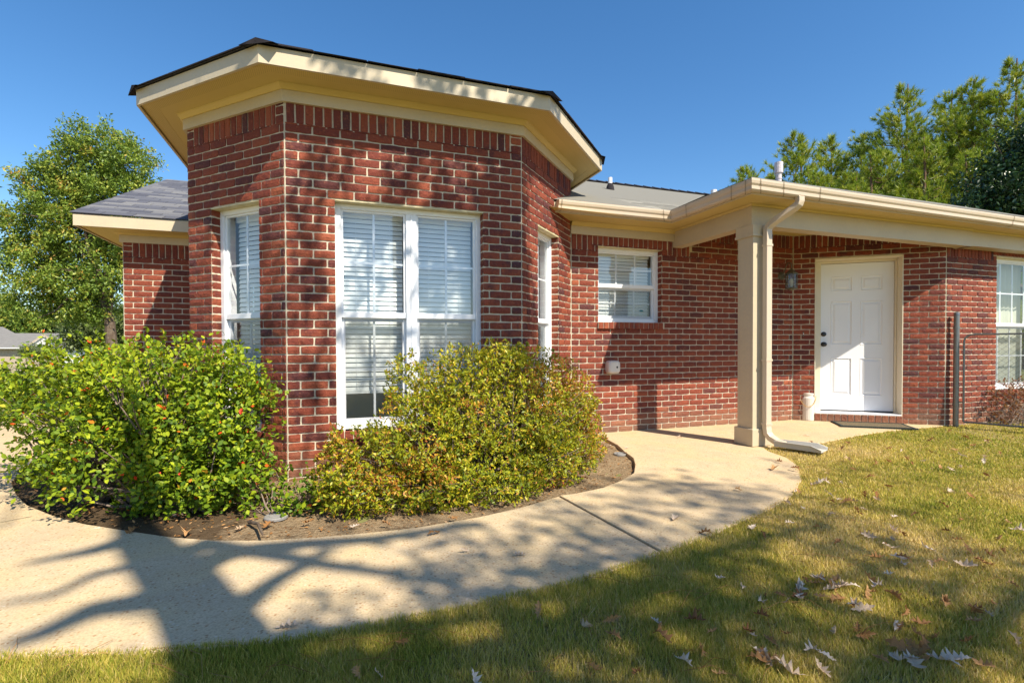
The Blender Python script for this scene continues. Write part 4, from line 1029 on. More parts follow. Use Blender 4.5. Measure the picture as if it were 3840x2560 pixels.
def toneB(C_, n):
    t = np.clip(RNG.normal(.45, .2, n)+.1*(C_[:, 2]-.4), 0, .85); r = RNG.random(n); hot = smooth_noise(C_[:, 0]*2+20, C_[:, 2]*3+20, 1.7, 12)
    t = np.where((r < .06+.35*(hot > .68)) | ((C_[:, 0] > 1.65) & (C_[:, 2] > .6) & (r < .5)), RNG.uniform(.86, 1, n), t); return t
cutB = lambda P: P[:, 1] < 4.2+np.maximum(0, P[:, 0]-1.6)*1.0
bush('azalea_shrub', blB, [(1.1, 3.6), (.6, 3.45), (1.55, 3.7), (.9, 3.55)], 9500, 8, .029, M['leafB'], 'wide yellow green azalea with twiggy gaps under the double bay window', 'shrub', spread=.035, twigs=480, rosette=True, tonef=toneB, shell=.6, cut=cutB, trad=.003, gap=.16)
blS = [((-.30, 3.52, .06), (.28, .2, .13)), ((-.12, 3.45, .05), (.14, .14, .12))]
bush('low_creeper', blS, [(-.3, 3.55)], 130, 8, .035, M['leafA'], 'low straggling green creeper at the foot of the bay corner between the two shrubs', 'plant', spread=.07, twigs=40, trad=.002)
blE = [((8.05, 3.98, .28), (.22, .14, .28)), ((8.5, 3.98, .30), (.35, .14, .3)), ((8.9, 3.9, .25), (.3, .2, .3))]
bush('bronze_shrub', blE, [(8.1, 3.95), (8.5, 3.95)], 420, 7, .035, M['drybush'], 'thin bronze and green shrub under the right hand window behind the wire gate', 'shrub', spread=.05, twigs=60, rosette=True, trad=.002)
# distant hedge on the left
bush('far_hedge', [((-6.9, 12.2, .1), (2.0, .6, .62)), ((-8.6, 12.4, .1), (1.8, .6, .5))], [(-7, 12)], 2600, 5, .09, M['hedge'], 'clipped dark hedge beyond the driveway at the left edge', 'hedge', zmin=-.3, spread=.1, twigs=20, shell=.3)

# ------------------------------------------------------------------ trees
def limb(mb, a, b, r0, r1, n=7, wob=.05, seg=5):
    a, b = np.array(a, float), np.array(b, float); L = np.linalg.norm(b-a)
    pts = [a+(b-a)*t+RNG.normal(0, wob*L*.25, 3)*(0 < t < 1) for t in np.linspace(0, 1, seg)]
    mb.tube(pts, list(np.linspace(r0, r1, seg)), n, cap=False); return pts
def leafy_tree(name, base, trunk_top, blobs, nclus, per, size, m, label, r=.13, group=None, sigma=.16, shell=.55, bark='bark', ztop=None, lim=40):
    root = empty(name, base); tag(root, label, 'tree', group)
    base = np.array(base, float); tt_ = np.array(trunk_top, float)
    mb = MB(); pts = limb(mb, base-np.array([0, 0, .3]), tt_, r, r*.45, 9, .03, 6)
    P, Nn = ell_points(blobs, nclus, shell)
    for (c, rd) in blobs:
        for k in range(max(2, lim//len(blobs))):
            j = RNG.integers(2, 6); a = pts[j]; i = RNG.integers(nclus); 
            b = np.array(c)+RNG.uniform(-.75, .75, 3)*np.array(rd); limb(mb, a, b, r*.35, r*.06, 5, .1, 5)
    mb.build('trunk', M[bark], root)
    C_ = np.repeat(P, per, 0); n = len(C_); ax = np.repeat(unit(Nn+RNG.normal(0, .5, Nn.shape)), per, 0)
    B = C_+ax*RNG.uniform(-1, 1, (n, 1))*sigma*1.5+RNG.normal(0, sigma*.5, (n, 3)); Y = unit(ax*.5+RNG.normal(0, .8, (n, 3))+np.array([0, 0, -.3])); nr = unit(np.array([0, 0, 1.])+RNG.normal(0, .6, (n, 3)))
    V = place(DIA, B, Y, nr, size*RNG.uniform(.7, 1.3, n)*1.25)
    tn = np.clip(np.repeat(RNG.normal(.5, .15, len(P)), per)+RNG.normal(0, .15, n), 0, 1)
    link('crown', arr_mesh('crown', V, 4, DIA_F, tn, m), root); return root
def B_(u, v, d, ru, rv, rd=None):
    p = dep(u, v, d); k = d/F; return ((p.x, p.y, p.z), (ru*k, (rd or (ru+rv)/2)*k, rv*k))
d = 15.5; bp = dep(452, 1310, d)
blT = [B_(370, 540, d, 120, 75), B_(470, 610, d, 100, 80), B_(330, 640, d, 110, 80), B_(540, 690, d, 60, 50), B_(230, 640, d, 90, 60), B_(140, 700, d, 75, 75), B_(430, 740, d, 130, 90), B_(250, 770, d, 130, 90), B_(90, 850, d, 85, 75), B_(330, 880, d, 140, 90), B_(60, 980, d, 80, 80), B_(190, 950, d, 110, 90), B_(450, 880, d, 90, 90), B_(110, 1100, d, 110, 80), B_(260, 1070, d, 130, 90), B_(410, 1040, d, 90, 90), B_(230, 1160, d, 90, 50), B_(350, 1150, d, 80, 60)]
tp = dep(330, 700, d)
leafy_tree('shade_tree', (bp.x, bp.y, gz(bp.x, bp.y)), (tp.x, tp.y, tp.z), blT, 1350, 56, .082, M['leafOak'], 'full crowned green tree behind the left end of the house', r=.17, sigma=.155, shell=.5, lim=60)
d = 26; bp = dep(420, 1330, d)
leafy_tree('pale_tree', (bp.x, bp.y, gz(bp.x, bp.y)), tuple(dep(400, 1200, d)), [B_(400, 1210, d, 130, 70), B_(330, 1270, d, 90, 50), B_(460, 1270, d, 70, 50)], 420, 24, .16, M['leafPale'], 'smaller paler tree seen beneath the crown of the big left tree', r=.12, sigma=.3)
d = 75; bp = dep(40, 1300, d)
leafy_tree('far_tree', (bp.x, bp.y, gz(bp.x, bp.y)), tuple(dep(40, 1220, d)), [B_(10, 1190, d, 70, 60), B_(90, 1215, d, 60, 45), B_(-60, 1180, d, 80, 70)], 500, 20, .45, M['leafOak'], 'distant tree behind the neighbouring grey roof at the far left', r=.3, sigma=.8)
d = 80
leafy_tree('far_tree', tuple(Vector((*dep(250, 1300, d).xy, -2.1))), tuple(dep(250, 1230, d)), [B_(200, 1225, d, 90, 35), B_(330, 1235, d, 100, 35)], 400, 20, .45, M['leafDark'], 'distant dark tree line directly behind the small neighbouring gable', r=.3, sigma=.8)
d = 30; bp = dep(150, 1335, d)
leafy_tree('small_yard_tree', (bp.x, bp.y, gz(bp.x, bp.y)), tuple(dep(150, 1320, d)), [B_(150, 1318, d, 62, 20)], 150, 20, .10, M['leafPale'], 'small feathery light green tree in front of the neighbouring house', r=.05, sigma=.15)

# pines
def pine_mesh(seed, H):
    rg = np.random.default_rng(seed); tr = MB(); limb(tr, (0, 0, -.5), (rg.normal(0, .2), rg.normal(0, .2), H), .16, .02, 8, .01, 8)
    tips = []; dirs = []
    z = H*.12
    while z < H*.985:
        t = (z/H); rmax = (1-t)**.85*H*.33+.12
        for k in range(rg.integers(3, 6)):
            a = rg.uniform(0, 2*math.pi); L = rmax*rg.uniform(.55, 1.1); e = rg.uniform(.1, .45)+.5*t
            p0 = np.array([0, 0, z]); p1 = p0+np.array([math.cos(a)*L*.6, math.sin(a)*L*.6, L*e*.3]); p2 = p0+np.array([math.cos(a)*L, math.sin(a)*L, L*e*.9])
            tr.tube([p0, p1, p2], [.035*(1-t)+.012, .02*(1-t)+.008, .006], 4, cap=False)
            ns = max(2, int(L/.20))
            for s in range(ns):
                f = .3+.7*(s+1)/ns; b = p0*(1-f)**2+2*p1*f*(1-f)+p2*f*f if f < 1 else p2
                for q in range(2):
                    off = rg.normal(0, .17*min(1, L), 3); off[2] = abs(off[2])*.8; tips.append(b+off*(.4+f)); dirs.append(unit((off+np.array([math.cos(a)*.3, math.sin(a)*.3, .5]))[None])[0])
        z += rg.uniform(.16, .30)
    tips.append(np.array([0, 0, H])); dirs.append(np.array([0, 0, 1.]))
    T, Dd = np.array(tips), np.array(dirs); per = 34; n = len(T)*per
    B = np.repeat(T, per, 0)-np.repeat(Dd, per, 0)*rg.uniform(0, .12, (n, 1)); Y = unit(np.repeat(Dd, per, 0)*.9+rg.normal(0, .5, (n, 3)))
    shp = np.array([[-.045, 0, 0], [.045, 0, 0], [0, 1, 0]]); V = place(shp, B, Y, unit(rg.normal(size=(n, 3))), rg.uniform(.15, .26, n))
    tn = np.clip(np.repeat(rg.normal(.5, .18, len(T)), per)+rg.normal(0, .12, n), 0, 1)
    tm = tr.mesh('trunk'); tm.materials.append(M['pinebark'])
    return tm, arr_mesh('crown', V, 3, [(0, 1, 2)], tn, M['needle'])
PM = [pine_mesh(s, h) for s, h in ((1, 13.), (2, 12.), (5, 9.5))]
pines = [(3385, 320, 23, 0, 'tallest spiky pine left of the group on the right, behind the porch roof'), (3560, 345, 25, 1, 'pine with a forked looking top behind the middle of the long gutter'), (3640, 300, 22, 1, 'pine with a thin pointed leader just left of the right edge pine'),
         (3790, 225, 21, 0, 'highest pine reaching up at the right edge of the view'), (2980, 500, 24, 2, 'small pine just right of the grey flue pipe on the roof'), (3110, 515, 26, 2, 'rounded small pine second to the right of the roof flue pipe'),
         (3230, 505, 27, 1, 'low pine in the dip between the small pines and the tall group'), (2800, 625, 30, 2, 'lowest pine top peeping over the porch gutter corner'), (3480, 520, 19, 2, 'bright green bushy pine in front of the tall pines'), (3300, 560, 20, 2, 'bushy pine low in front just above the long gutter'), (3660, 560, 18, 2, 'bushy pine front right of the group beside the dark tree'), (3860, 420, 26, 1, 'pine half cut by the right edge behind the dark tree'),
         (3060, 640, 22, 2, 'short pine whose crown fills the gap above the gutter near the flue'), (3180, 650, 18, 2, 'short pine in the front row centred over the long gutter'), (2900, 655, 27, 2, 'short pine right behind the flue pipe'), (3420, 640, 24, 2, 'short pine filling the base of the tall pine group')]
HH = (13., 12., 9.5)
for (u, v, d, k, lab) in pines:
    p = dep(u, v, d); gzz = -.3; sc_ = (p.z-gzz)/HH[k]
    root = empty('pine_tree', (p.x, p.y, gzz), RNG.uniform(0, 6.28)); root.scale = (sc_*1.05, sc_*1.05, sc_); tag(root, lab, 'tree', 'pine trees behind the house on the right')
    for nm, me in zip(('trunk', 'crown'), PM[k]):
        o = bpy.data.objects.new(nm, me); COL.objects.link(o); o.parent = root
d = 15; bp = dep(3900, 1200, d)
leafy_tree('dark_evergreen', (bp.x, bp.y, -.1), tuple(dep(3850, 650, d)), [B_(3830, 720, d, 190, 170), B_(3720, 800, d, 170, 90), B_(3880, 560, d, 120, 120), B_(3600, 840, d, 140, 60), B_(3950, 700, d, 200, 250)], 1300, 26, .10, M['leafDark'], 'very dark glossy leaved tree at the right edge above the gutter', r=.2, sigma=.2, shell=.7)

# ------------------------------------------------------------------ neighbouring house
nb = empty('neighbour_house', (-24, 50, -2.1)); tag(nb, 'low grey roofed house with a small white gable in the distance at the far left', 'house')
d = 58; k = d/F
def N_(u, v, dd=0): p = dep(u, v, d+dd); return (p.x, p.y, p.z)
mb = MB(); q = [N_(-400, 1303), N_(350, 1303), N_(350, 1400), N_(-400, 1400)]; mb.add(q+[N_(-400, 1303, 8), N_(350, 1303, 8), N_(350, 1400, 8), N_(-400, 1400, 8)], [(0, 1, 2, 3), (4, 5, 6, 7), (1, 5, 6, 2), (0, 4, 7, 3)]); mb.build('wall', M['tanbrick'], nb)
mb = MB(); z_e = N_(0, 1303)[2]
mb.add([N_(-450, 1304, -.6), N_(368, 1304, -.6), N_(330, 1249, 5), N_(-450, 1249, 5)], [(0, 1, 2, 3)]); mb.add([N_(-400, 1252, 6), N_(62, 1252, 6), N_(10, 1225, 9), N_(-400, 1225, 9)], [(0, 1, 2, 3)]); rf = mb.build('roof', M['greyroof'], nb)
mb = MB(); mb.add([N_(-450, 1303, -.62), N_(368, 1303, -.62), N_(368, 1307, -.62), N_(-450, 1307, -.62)], [(0, 1, 2, 3)]); mb.build('fascia', M['siding'], nb)
mb = MB(); mb.add([N_(100, 1296, -.7), N_(222, 1296, -.7), N_(162, 1258, -.7), N_(162, 1258, 4)], [(0, 1, 2)], .5); mb.build('gable', M['siding'], nb)
mb = MB(); mb.add([N_(96, 1297, -.9), N_(160, 1253, -.9), N_(166, 1253, -.9), N_(228, 1297, -.9), N_(220, 1299, -.9), N_(163, 1259, -.9), N_(104, 1299, -.9)], [(0, 1, 2, 3, 4, 5, 6)]); mb.build('gable_trim', M['garage'], nb)
mb = MB()
for i in range(4): mb.add([N_(118+6*i, 1291-8*i, -.74), N_(206-6*i, 1291-8*i, -.74), N_(206-6*i, 1290-8*i, -.74), N_(118+6*i, 1290-8*i, -.74)], [(0, 1, 2, 3)])
mb.build('gable_siding_line', M['greyroof'], nb)
mb = MB(); mb.add([N_(122, 1315, -.1), N_(208, 1315, -.1), N_(208, 1400, -.1), N_(122, 1400, -.1)], [(0, 1, 2, 3)]); mb.build('garage_door', M['garage'], nb)
mb = MB(); mb.add([N_(222, 1310, -.1), N_(345, 1310, -.1), N_(345, 1400, -.1), N_(222, 1400, -.1)], [(0, 1, 2, 3)]); mb.build('porch_wall', M['siding'], nb)

# ------------------------------------------------------------------ gate, mat, can, drains
pst = empty('fence_post', (7.29, 4.07, -.05)); tag(pst, 'round galvanised steel fence post standing close to the brick corner', 'post')
mb = MB(); mb.tube([(7.29, 4.07, -.05), (7.29, 4.07, 1.37), (7.29, 4.07, 1.39)], [.029, .029, .025], 16); mb.build('pole', M['steel'], pst, smooth=False)
mb = MB(); mb.tube([(7.29, 4.07, 1.375), (7.29, 4.07, 1.40), (7.29, 4.07, 1.412)], [.033, .030, .012], 16)
mb.build('post_cap', M['steel'], pst)
for z in (1.2, .25):
    mb = MB(); mb.tube([(7.29, 4.07, z), (7.29, 4.07, z+.03)], .034, 16); mb.build('post_band', M['steel'], pst)

gate = empty('chain_link_gate', (7.57, 3.2, 0)); tag(gate, 'grey chain link gate panel with a bent pipe frame, right of the steel post', 'gate')
mb = MB(); G = lambda y, z: (7.31+(4.0-y)*.33, y, z)
gy0, gy1 = 4.0, 1.6
mb.tube([G(gy0, .06), G(gy0, 1.05), G(gy0-.01, 1.09), G(gy0-.05, 1.125), G(gy0-.1, 1.13), G(gy1+.1, 1.13), G(gy1, 1.08), G(gy1, .06)], .011, 8); mb.tube([G(gy0, .06), G(gy1, .06)], .011, 8); mb.build('pipe_frame', M['steel'], gate)
for z in (.3, .98): mb = MB(); mb.tube([(7.29, 4.07, z), G(gy0, z)], .007, 6); mb.build('hinge', M['steel'], gate)
mb = MB(); st_ = .055
for k in range(-30, 60):
    for sgn in (1, -1):
        y0_ = gy1+k*st_*1.2 if sgn == 1 else gy1+k*st_*1.2
        ya, za, yb, zb_ = y0_, .06, y0_+sgn*1.07, 1.13
        # clip to panel
        t0_, t1_ = 0., 1.
        for lim_, s_ in ((gy1, 1), (gy0, -1)):
            fa, fb = (ya-lim_)*s_, (yb-lim_)*s_
            if fa < 0 and fb < 0: t1_ = -1; break
            if fa < 0: t0_ = max(t0_, fa/(fa-fb))
            if fb < 0: t1_ = min(t1_, fa/(fa-fb))
        if t1_-t0_ < .03: continue
        L = lambda t: (7.31+(4.0-(ya+(yb-ya)*t))*.33+.003*sgn, ya+(yb-ya)*t, za+(zb_-za)*t); mb.tube([L(t0_), L(t1_)], .0011, 4, cap=False)
o = mb.build('wire_mesh', mat('dull_wire', (.10, .10, .10), .6, .3), gate); o['kind'] = 'stuff'
# door mat
a, b = onz(3092, 1583), onz(3345, 1603); mdir = V2(WD.t[0], WD.t[1]); mn = V2(WD.n[0], WD.n[1])
mc = WD.P+WD.t*.83+WD.n*.30
Fm = lambda a_, b_, c_: Vector((mc[0]+mdir[0]*a_+mn[0]*b_, mc[1]+mdir[1]*a_+mn[1]*b_, c_))
mt = empty('door_mat', (mc[0], mc[1], 0)); tag(mt, 'brown door mat with a dark scalloped rubber border lying before the white door', 'door mat')
mb = MB(); mb.box(Fm, -.36, .36, -.18, .18, .003, .016); mb.build('mat_field', M['matm'], mt)
mb = MB()
for k in range(40):
    t = -.39+.78*k/39
    for bb in (-.205, .205): mb.tube([Fm(t, bb, .003), Fm(t, bb, .02)], .014, 7)
mb.box(Fm, -.39, .39, -.2, -.181, .003, .018); mb.box(Fm, -.39, .39, .181, .2, .003, .018); mb.box(Fm, -.39, -.361, -.18, .18, .003, .018); mb.box(Fm, .361, .39, -.18, .18, .003, .018)
mb.build('mat_border', M['matedge'], mt)
# cream can with a rope handle
cc = onz(3020, 1572); cp = Vector((cc.x-.02, cc.y-.05, 0))
can = empty('cream_can', cp); tag(can, 'tall cream metal can with a rope handle standing in the corner left of the door', 'can')
mb = MB(); mb.tube([cp+Vector((0, 0, z)) for z in (.003, .012, .30, .312, .318, .345)], [.088, .09, .09, .086, .078, .078], 24); mb.build('can_body', M['ceramic'], can, smooth=False)
mb = MB(); mb.tube([cp+Vector((0, 0, z)) for z in (.345, .366, .374)], [.083, .083, .03], 24); mb.build('lid', M['ceramic'], can)
rgt = Vector((math.cos(TH+.45), -math.sin(TH+.45), 0)); fwd = Vector((-math.sin(TH+.45), -math.cos(TH+.45), 0))
mb = MB(); mb.tube([cp+rgt*(.094*math.cos(t))+fwd*(.02+.085*math.sin(t))+Vector((0, 0, .33-.14*math.sin(t))) for t in np.linspace(0, math.pi, 14)], .0045, 6); mb.build('rope_handle', M['rope'], can)
def disc(name, p, r, label, m, rx=0.):
    e = empty(name, p); tag(e, label, 'drain cover'); mb = MB(); n = 24
    rs = [(r, 0), (r, .012), (r*.93, .017), (r*.9, .012), (r*.3, .013), (.001, .014)]; vs = []
    for (q, z) in rs: vs += [(p[0]+q*math.cos(2*math.pi*k/n), p[1]+q*math.sin(2*math.pi*k/n), p[2]+z) for k in range(n)]
    mb.add(vs, [(i*n+k, i*n+(k+1) % n, (i+1)*n+(k+1) % n, (i+1)*n+k) for i in range(len(rs)-1) for k in range(n)]); mb.build('cover', m, e)
    mb = MB(); mb.box(lambda a_, b_, c_: Vector((p[0]+a_, p[1]+b_, p[2]+c_)), -r*.5, r*.5, -.008, .008, .0135, .02); mb.build('grip_bar', m, e)
disc('drain_cover', tuple(onz(1035, 1942, -.025)), .068, 'round grey plastic cover in the soil between the two shrubs', M['drain'])
disc('drain_cover', tuple(onz(2325, 1705, -.028)), .06, 'grey cover in the soil pocket beside the walk near the brick wall', M['drain'])
tw = MB(); a, b = onz(935, 1968, -.02), onz(985, 2012, .0); tw.tube([a+Vector((0, 0, .02)), (a+b)/2+Vector((.01, .01, .035)), b+Vector((0, 0, .012))], [.012, .009, .006], 7)
tag(tw.build('stick', M['bark']), 'short dark broken stick lying at the edge of the soil bed', 'stick')

# ------------------------------------------------------------------ fallen leaves (individual things)
def oak_leaf(seed):
    rg = random.Random(seed); half = []; n = 9
    outl = [(0, -.12), (.02, 0), (.10, .08), (.06, .16), (.26, .26), (.11, .36), (.34, .52), (.13, .60), (.28, .78), (.10, .80), (.08, .92), (0, 1.0)]
    L_ = [(x*rg.uniform(.8, 1.2), y) for x, y in outl]; R_ = [(-x*rg.uniform(.8, 1.2), y+rg.uniform(-.02, .02)) for x, y in outl]
    cu, cv = rg.uniform(.2, 1.3), rg.uniform(-.9, 1.2)
    def z(x, y): return cu*x*x*2.2+cv*(y-.45)**2*.6+.06*math.sin(7*y+seed)+.05*x*math.sin(9*y)
    vs = []; fs = []
    mid = [(0, y) for _, y in outl]
    for ring in (L_, mid, R_): vs += [(x, y-.45, z(x, y)) for x, y in ring]
    m_ = len(outl)
    for i in range(m_-1): fs += [(i, i+1, m_+i+1, m_+i), (m_+i, m_+i+1, 2*m_+i+1, 2*m_+i)]
    zm_ = min(v[2] for v in vs); vs = [(x, y, zz-zm_) for x, y, zz in vs]
    mb = MB(); mb.add(vs, fs, rg.random()); me = mb.mesh('fallen_leaf'); me.materials.append(M['dryleaf']); return me
OL = [oak_leaf(s) for s in range(20)]
lawnpx = [(1505, 2405), (1340, 2525), (1420, 2530), (1780, 2550), (1740, 2060), (2020, 2290), (2190, 2350), (2480, 2400), (2460, 2330), (2225, 2510), (2390, 2530), (2670, 2370), (2820, 2380), (2850, 2440), (2880, 2470), (2960, 2520), (3000, 2240), (2990, 2200), (3020, 2180), (3130, 2180), (3270, 2180), (3290, 2200), (3150, 2250), (3200, 2270), (3230, 2280), (3340, 2230), (3350, 2350), (3440, 2380), (3510, 2390), (3590, 2470), (3470, 2470), (3540, 2480), (3300, 2470), (3080, 2510), (3050, 2440), (3100, 2460), (3140, 2030), (3290, 2090), (3320, 2040), (3390, 2100), (3480, 2060), (3520, 2110), (3550, 1990), (3600, 1950), (3780, 1960), (3750, 2020), (3800, 2200), (3720, 2260), (3620, 2120), (3180, 1880), (3240, 1860), (3290, 1875), (3100, 1780), (3150, 1810), (3260, 1790), (3200, 1760), (3330, 1730), (3400, 1720), (3420, 1740), (3380, 1690), (3490, 1650), (3620, 1640), (3650, 1670), (3610, 1710), (3700, 1660), (3750, 1700), (3700, 1780), (3560, 1760), (3230, 1640), (3180, 1660), (3160, 1680), (3040, 1660), (3010, 1680), (3560, 1840), (3640, 1860), (3530, 1900), (3430, 1930), (3060, 1980), (2960, 1960), (3120, 1930), (3210, 1910), (3010, 1905), (3690, 1730), (3560, 1615), (3800, 1640), (2920, 1730), (2980, 1760), (3820, 1990), (3710, 2080), (3260, 2010), (3350, 1990), (2700, 2170), (2860, 2010), (2780, 2200), (2620, 2300), (3640, 2290), (3800, 2400), (3700, 2500), (3560, 2260), (2560, 2480), (2700, 2530), (3130, 2370), (3380, 2290), (3240, 2380)]
walkpx = [(2530, 1945), (2820, 1980), (2640, 2000), (1950, 2080), (2770, 1840), (2550, 1640), (3025, 1632), (2900, 1760), (1630, 2000), (1075, 2350), (2350, 1680)]
bedpx = [(2060, 1840), (2090, 1820), (2190, 1800), (2200, 1710), (2230, 1690), (2260, 1660), (2290, 1670), (2350, 1700), (1580, 1925), (1620, 1915), (360, 1990), (700, 2005), (1150, 1960), (1010, 1975), (1330, 1975), (1450, 1970), (1700, 1945), (900, 1985), (500, 2000), (2180, 1780)]
for (u0_, v0_, n_, su, sv) in ((2850, 2440, 9, 90, 30), (2960, 2260, 8, 110, 30), (3200, 1880, 12, 120, 40), (3050, 1830, 8, 60, 30), (3500, 1700, 10, 200, 40), (3150, 2200, 9, 120, 30), (3400, 2200, 10, 200, 90), (3600, 2050, 8, 150, 60), (3500, 2450, 6, 90, 30), (2700, 2350, 6, 200, 60), (3620, 2380, 6, 100, 50)):
    for q in range(n_):
        uu, vv = u0_+RNG.normal(0, su), v0_+RNG.normal(0, sv); pp = onz(uu, vv)
        if 0 < uu < 3835 and vv < 2555 and inlawn(np.array([pp.x]), np.array([pp.y]))[0]: lawnpx.append((uu, vv))
def scatter(lst, z, label, group, smin, smax, on=0.):
    for (u, v) in lst:
        p = onz(u, v, z); s_ = smin+(smax-smin)*RNG.random()**1.6
        o = bpy.data.objects.new('fallen_leaf', OL[RNG.integers(len(OL))]); COL.objects.link(o)
        o.location = (p.x, p.y, p.z+.002); o.scale = (s_*RNG.uniform(.6, 1.), s_, s_)
        o.rotation_euler = (RNG.normal(0, .5), RNG.normal(0, .5), RNG.uniform(0, 6.28)) if on else (RNG.normal(0, .08), RNG.normal(0, .08), RNG.uniform(0, 6.28))
        if group.endswith('lawn'):
            zone = 'near the bottom edge of the view' if v > 2330 else ('in the middle of the lawn' if v > 2050 else ('on the sunny lawn in front of the door' if u < 3350 else 'on the far lawn by the fence post'))
            o['label'] = f'curled dry oak leaf lying {zone}'; o['category'] = 'leaf'; o['group'] = f'dry leaves {zone}'
        else: tag(o, label, 'leaf', group)
scatter(lawnpx, .012, 'curled dry tan oak leaf lying on the lawn', 'dry leaves scattered on the lawn', .045, .09, 1)
scatter(walkpx, .003, 'dry brown oak leaf lying on the concrete walk', 'dry leaves on the walk', .06, .10)
scatter(bedpx, -.015, 'dry oak leaf lying on the bare soil of the shrub bed', 'dry leaves in the shrub bed', .06, .10)
# litter crumbs in the bed and pine straw (uncountable)
n = 5000; bx, by = RNG.uniform(-2.5, 2.8, n), RNG.uniform(2.85, 5.1, n); P = np.stack([bx, by, np.array([soilz(a, b) for a, b in zip(bx, by)])+.006], 1)
keep = np.array([inpoly(a, b, soilpoly) for a, b in zip(bx, by)]); P = P[keep]; n = len(P)
V = place(DIA, P, unit(np.stack([RNG.normal(size=n), RNG.normal(size=n), RNG.normal(0, .15, n)], 1)), unit(np.stack([RNG.normal(0, .3, n), RNG.normal(0, .3, n), np.ones(n)], 1)), RNG.uniform(.012, .035, n))
lo = link('leaf_litter', arr_mesh('leaf_litter', V, 4, DIA_F, RNG.random(n)*.55, M['dryleaf'])); tag(lo, 'small brown leaf crumbs covering the soil under the shrubs', 'leaf litter', kind='stuff')
n = 260; a = RNG.uniform(.9, 1, n); dd_ = 1.3*np.exp(RNG.random(n)*1.8); ang = TH+RNG.uniform(-.8, .8, n); gx, gy = dd_*np.sin(ang), dd_*np.cos(ang); k = inlawn(gx, gy) & (gx < 7.3)
mb = MB()
for x, y in zip(gx[k], gy[k]):
    t = RNG.uniform(0, 6.28); L = RNG.uniform(.06, .13); c, q = math.cos(t)*L, math.sin(t)*L
    mb.tube([(x-c, y-q, .006), (x+RNG.normal(0, .01), y+RNG.normal(0, .01), .026), (x+c, y+q, .01)], .0009, 3, RNG.uniform(0, .4), cap=False)
o = mb.build('pine_straw', M['dryleaf']); tag(o, 'thin orange pine needles strewn through the lawn', 'pine straw', kind='stuff')

# ------------------------------------------------------------------ big oak behind the camera (casts the dapple)
tb = V2(1.42, -2.36)
sun = np.array(SUN)
def lift(u, v, H, plane=None):
    p = np.array(onz(u, v, 0.)) if plane is None else plane; return p+sun*((H-p[2])/sun[2])
oak = empty('spreading_oak', (tb[0], tb[1], -.05)); tag(oak, 'large spreading oak on the lawn behind the viewpoint whose shadow crosses the walk', 'tree')
tr = MB()
def shadow_limb(px, H0, H1, r0, r1, n=7):
    pts = []; m_ = len(px)
    for i, (u, v) in enumerate(px): pts.append(lift(u, v, H0+(H1-H0)*i/(m_-1)))
    tr.tube(pts, list(np.linspace(r0, r1, m_)), n, cap=False); return pts
tr.tube([(tb[0], tb[1], -.1), (tb[0]+.02, tb[1], .6), (tb[0], tb[1], 2.5), tuple(lift(860, 2480, 4.9)), tuple(lift(820, 2380, 5.2)), tuple(lift(750, 2280, 5.6)), tuple(lift(680, 2180, 6.0)), tuple(lift(610, 2110, 6.5)), tuple(lift(545, 2030, 7.0)), tuple(lift(500, 1940, 7.5)), tuple(lift(470, 1850, 8.2))], [.22, .19, .17, .165, .16, .15, .15, .14, .13, .10, .05], 10)
shadow_limb([(700, 2200), (762, 2110), (850, 2075), (952, 2055), (1131, 2037), (1400, 2019), (1800, 1960)], 6.0, 7.6, .095, .04)
shadow_limb([(640, 2100), (774, 2035), (923, 2061), (1071, 2085), (1220, 2114), (1400, 2138), (1750, 2200)], 6.4, 7.6, .075, .035)
shadow_limb([(830, 2330), (923, 2257), (976, 2215), (1042, 2168), (1150, 2110), (1220, 2060)], 5.4, 7.2, .07, .03)
shadow_limb([(700, 2160), (536, 2255), (357, 2281), (179, 2364), (36, 2412)], 6.2, 7.6, .10, .03)
shadow_limb([(600, 2090), (506, 2120), (357, 2150), (200, 2230), (0, 2260)], 6.6, 8, .045, .015)
shadow_limb([(520, 2010), (360, 2060), (100, 2110)], 7.1, 8.4, .08, .02)
shadow_limb([(880, 2520), (1100, 2380), (1400, 2350), (1800, 2330)], 4.9, 6.6, .08, .03)
shadow_limb([(880, 2540), (1300, 2520), (1900, 2430), (2300, 2260), (2700, 2060), (3100, 1960)], 4.8, 7.6, .10, .03)
shadow_limb([(1900, 2430), (2400, 2350), (2900, 2230), (3300, 2120), (3840, 2060)], 5.6, 8., .06, .02)
shadow_limb([(3100, 2700), (3300, 2560), (3500, 2440), (3700, 2330), (3840, 2250), (4000, 2150)], 5., 7., .07, .05)
shadow_limb([(880, 2540), (1800, 2640), (2600, 2640), (3100, 2700)], 4.8, 5.0, .09, .07)
tr.build('trunk', M['bark'], oak)
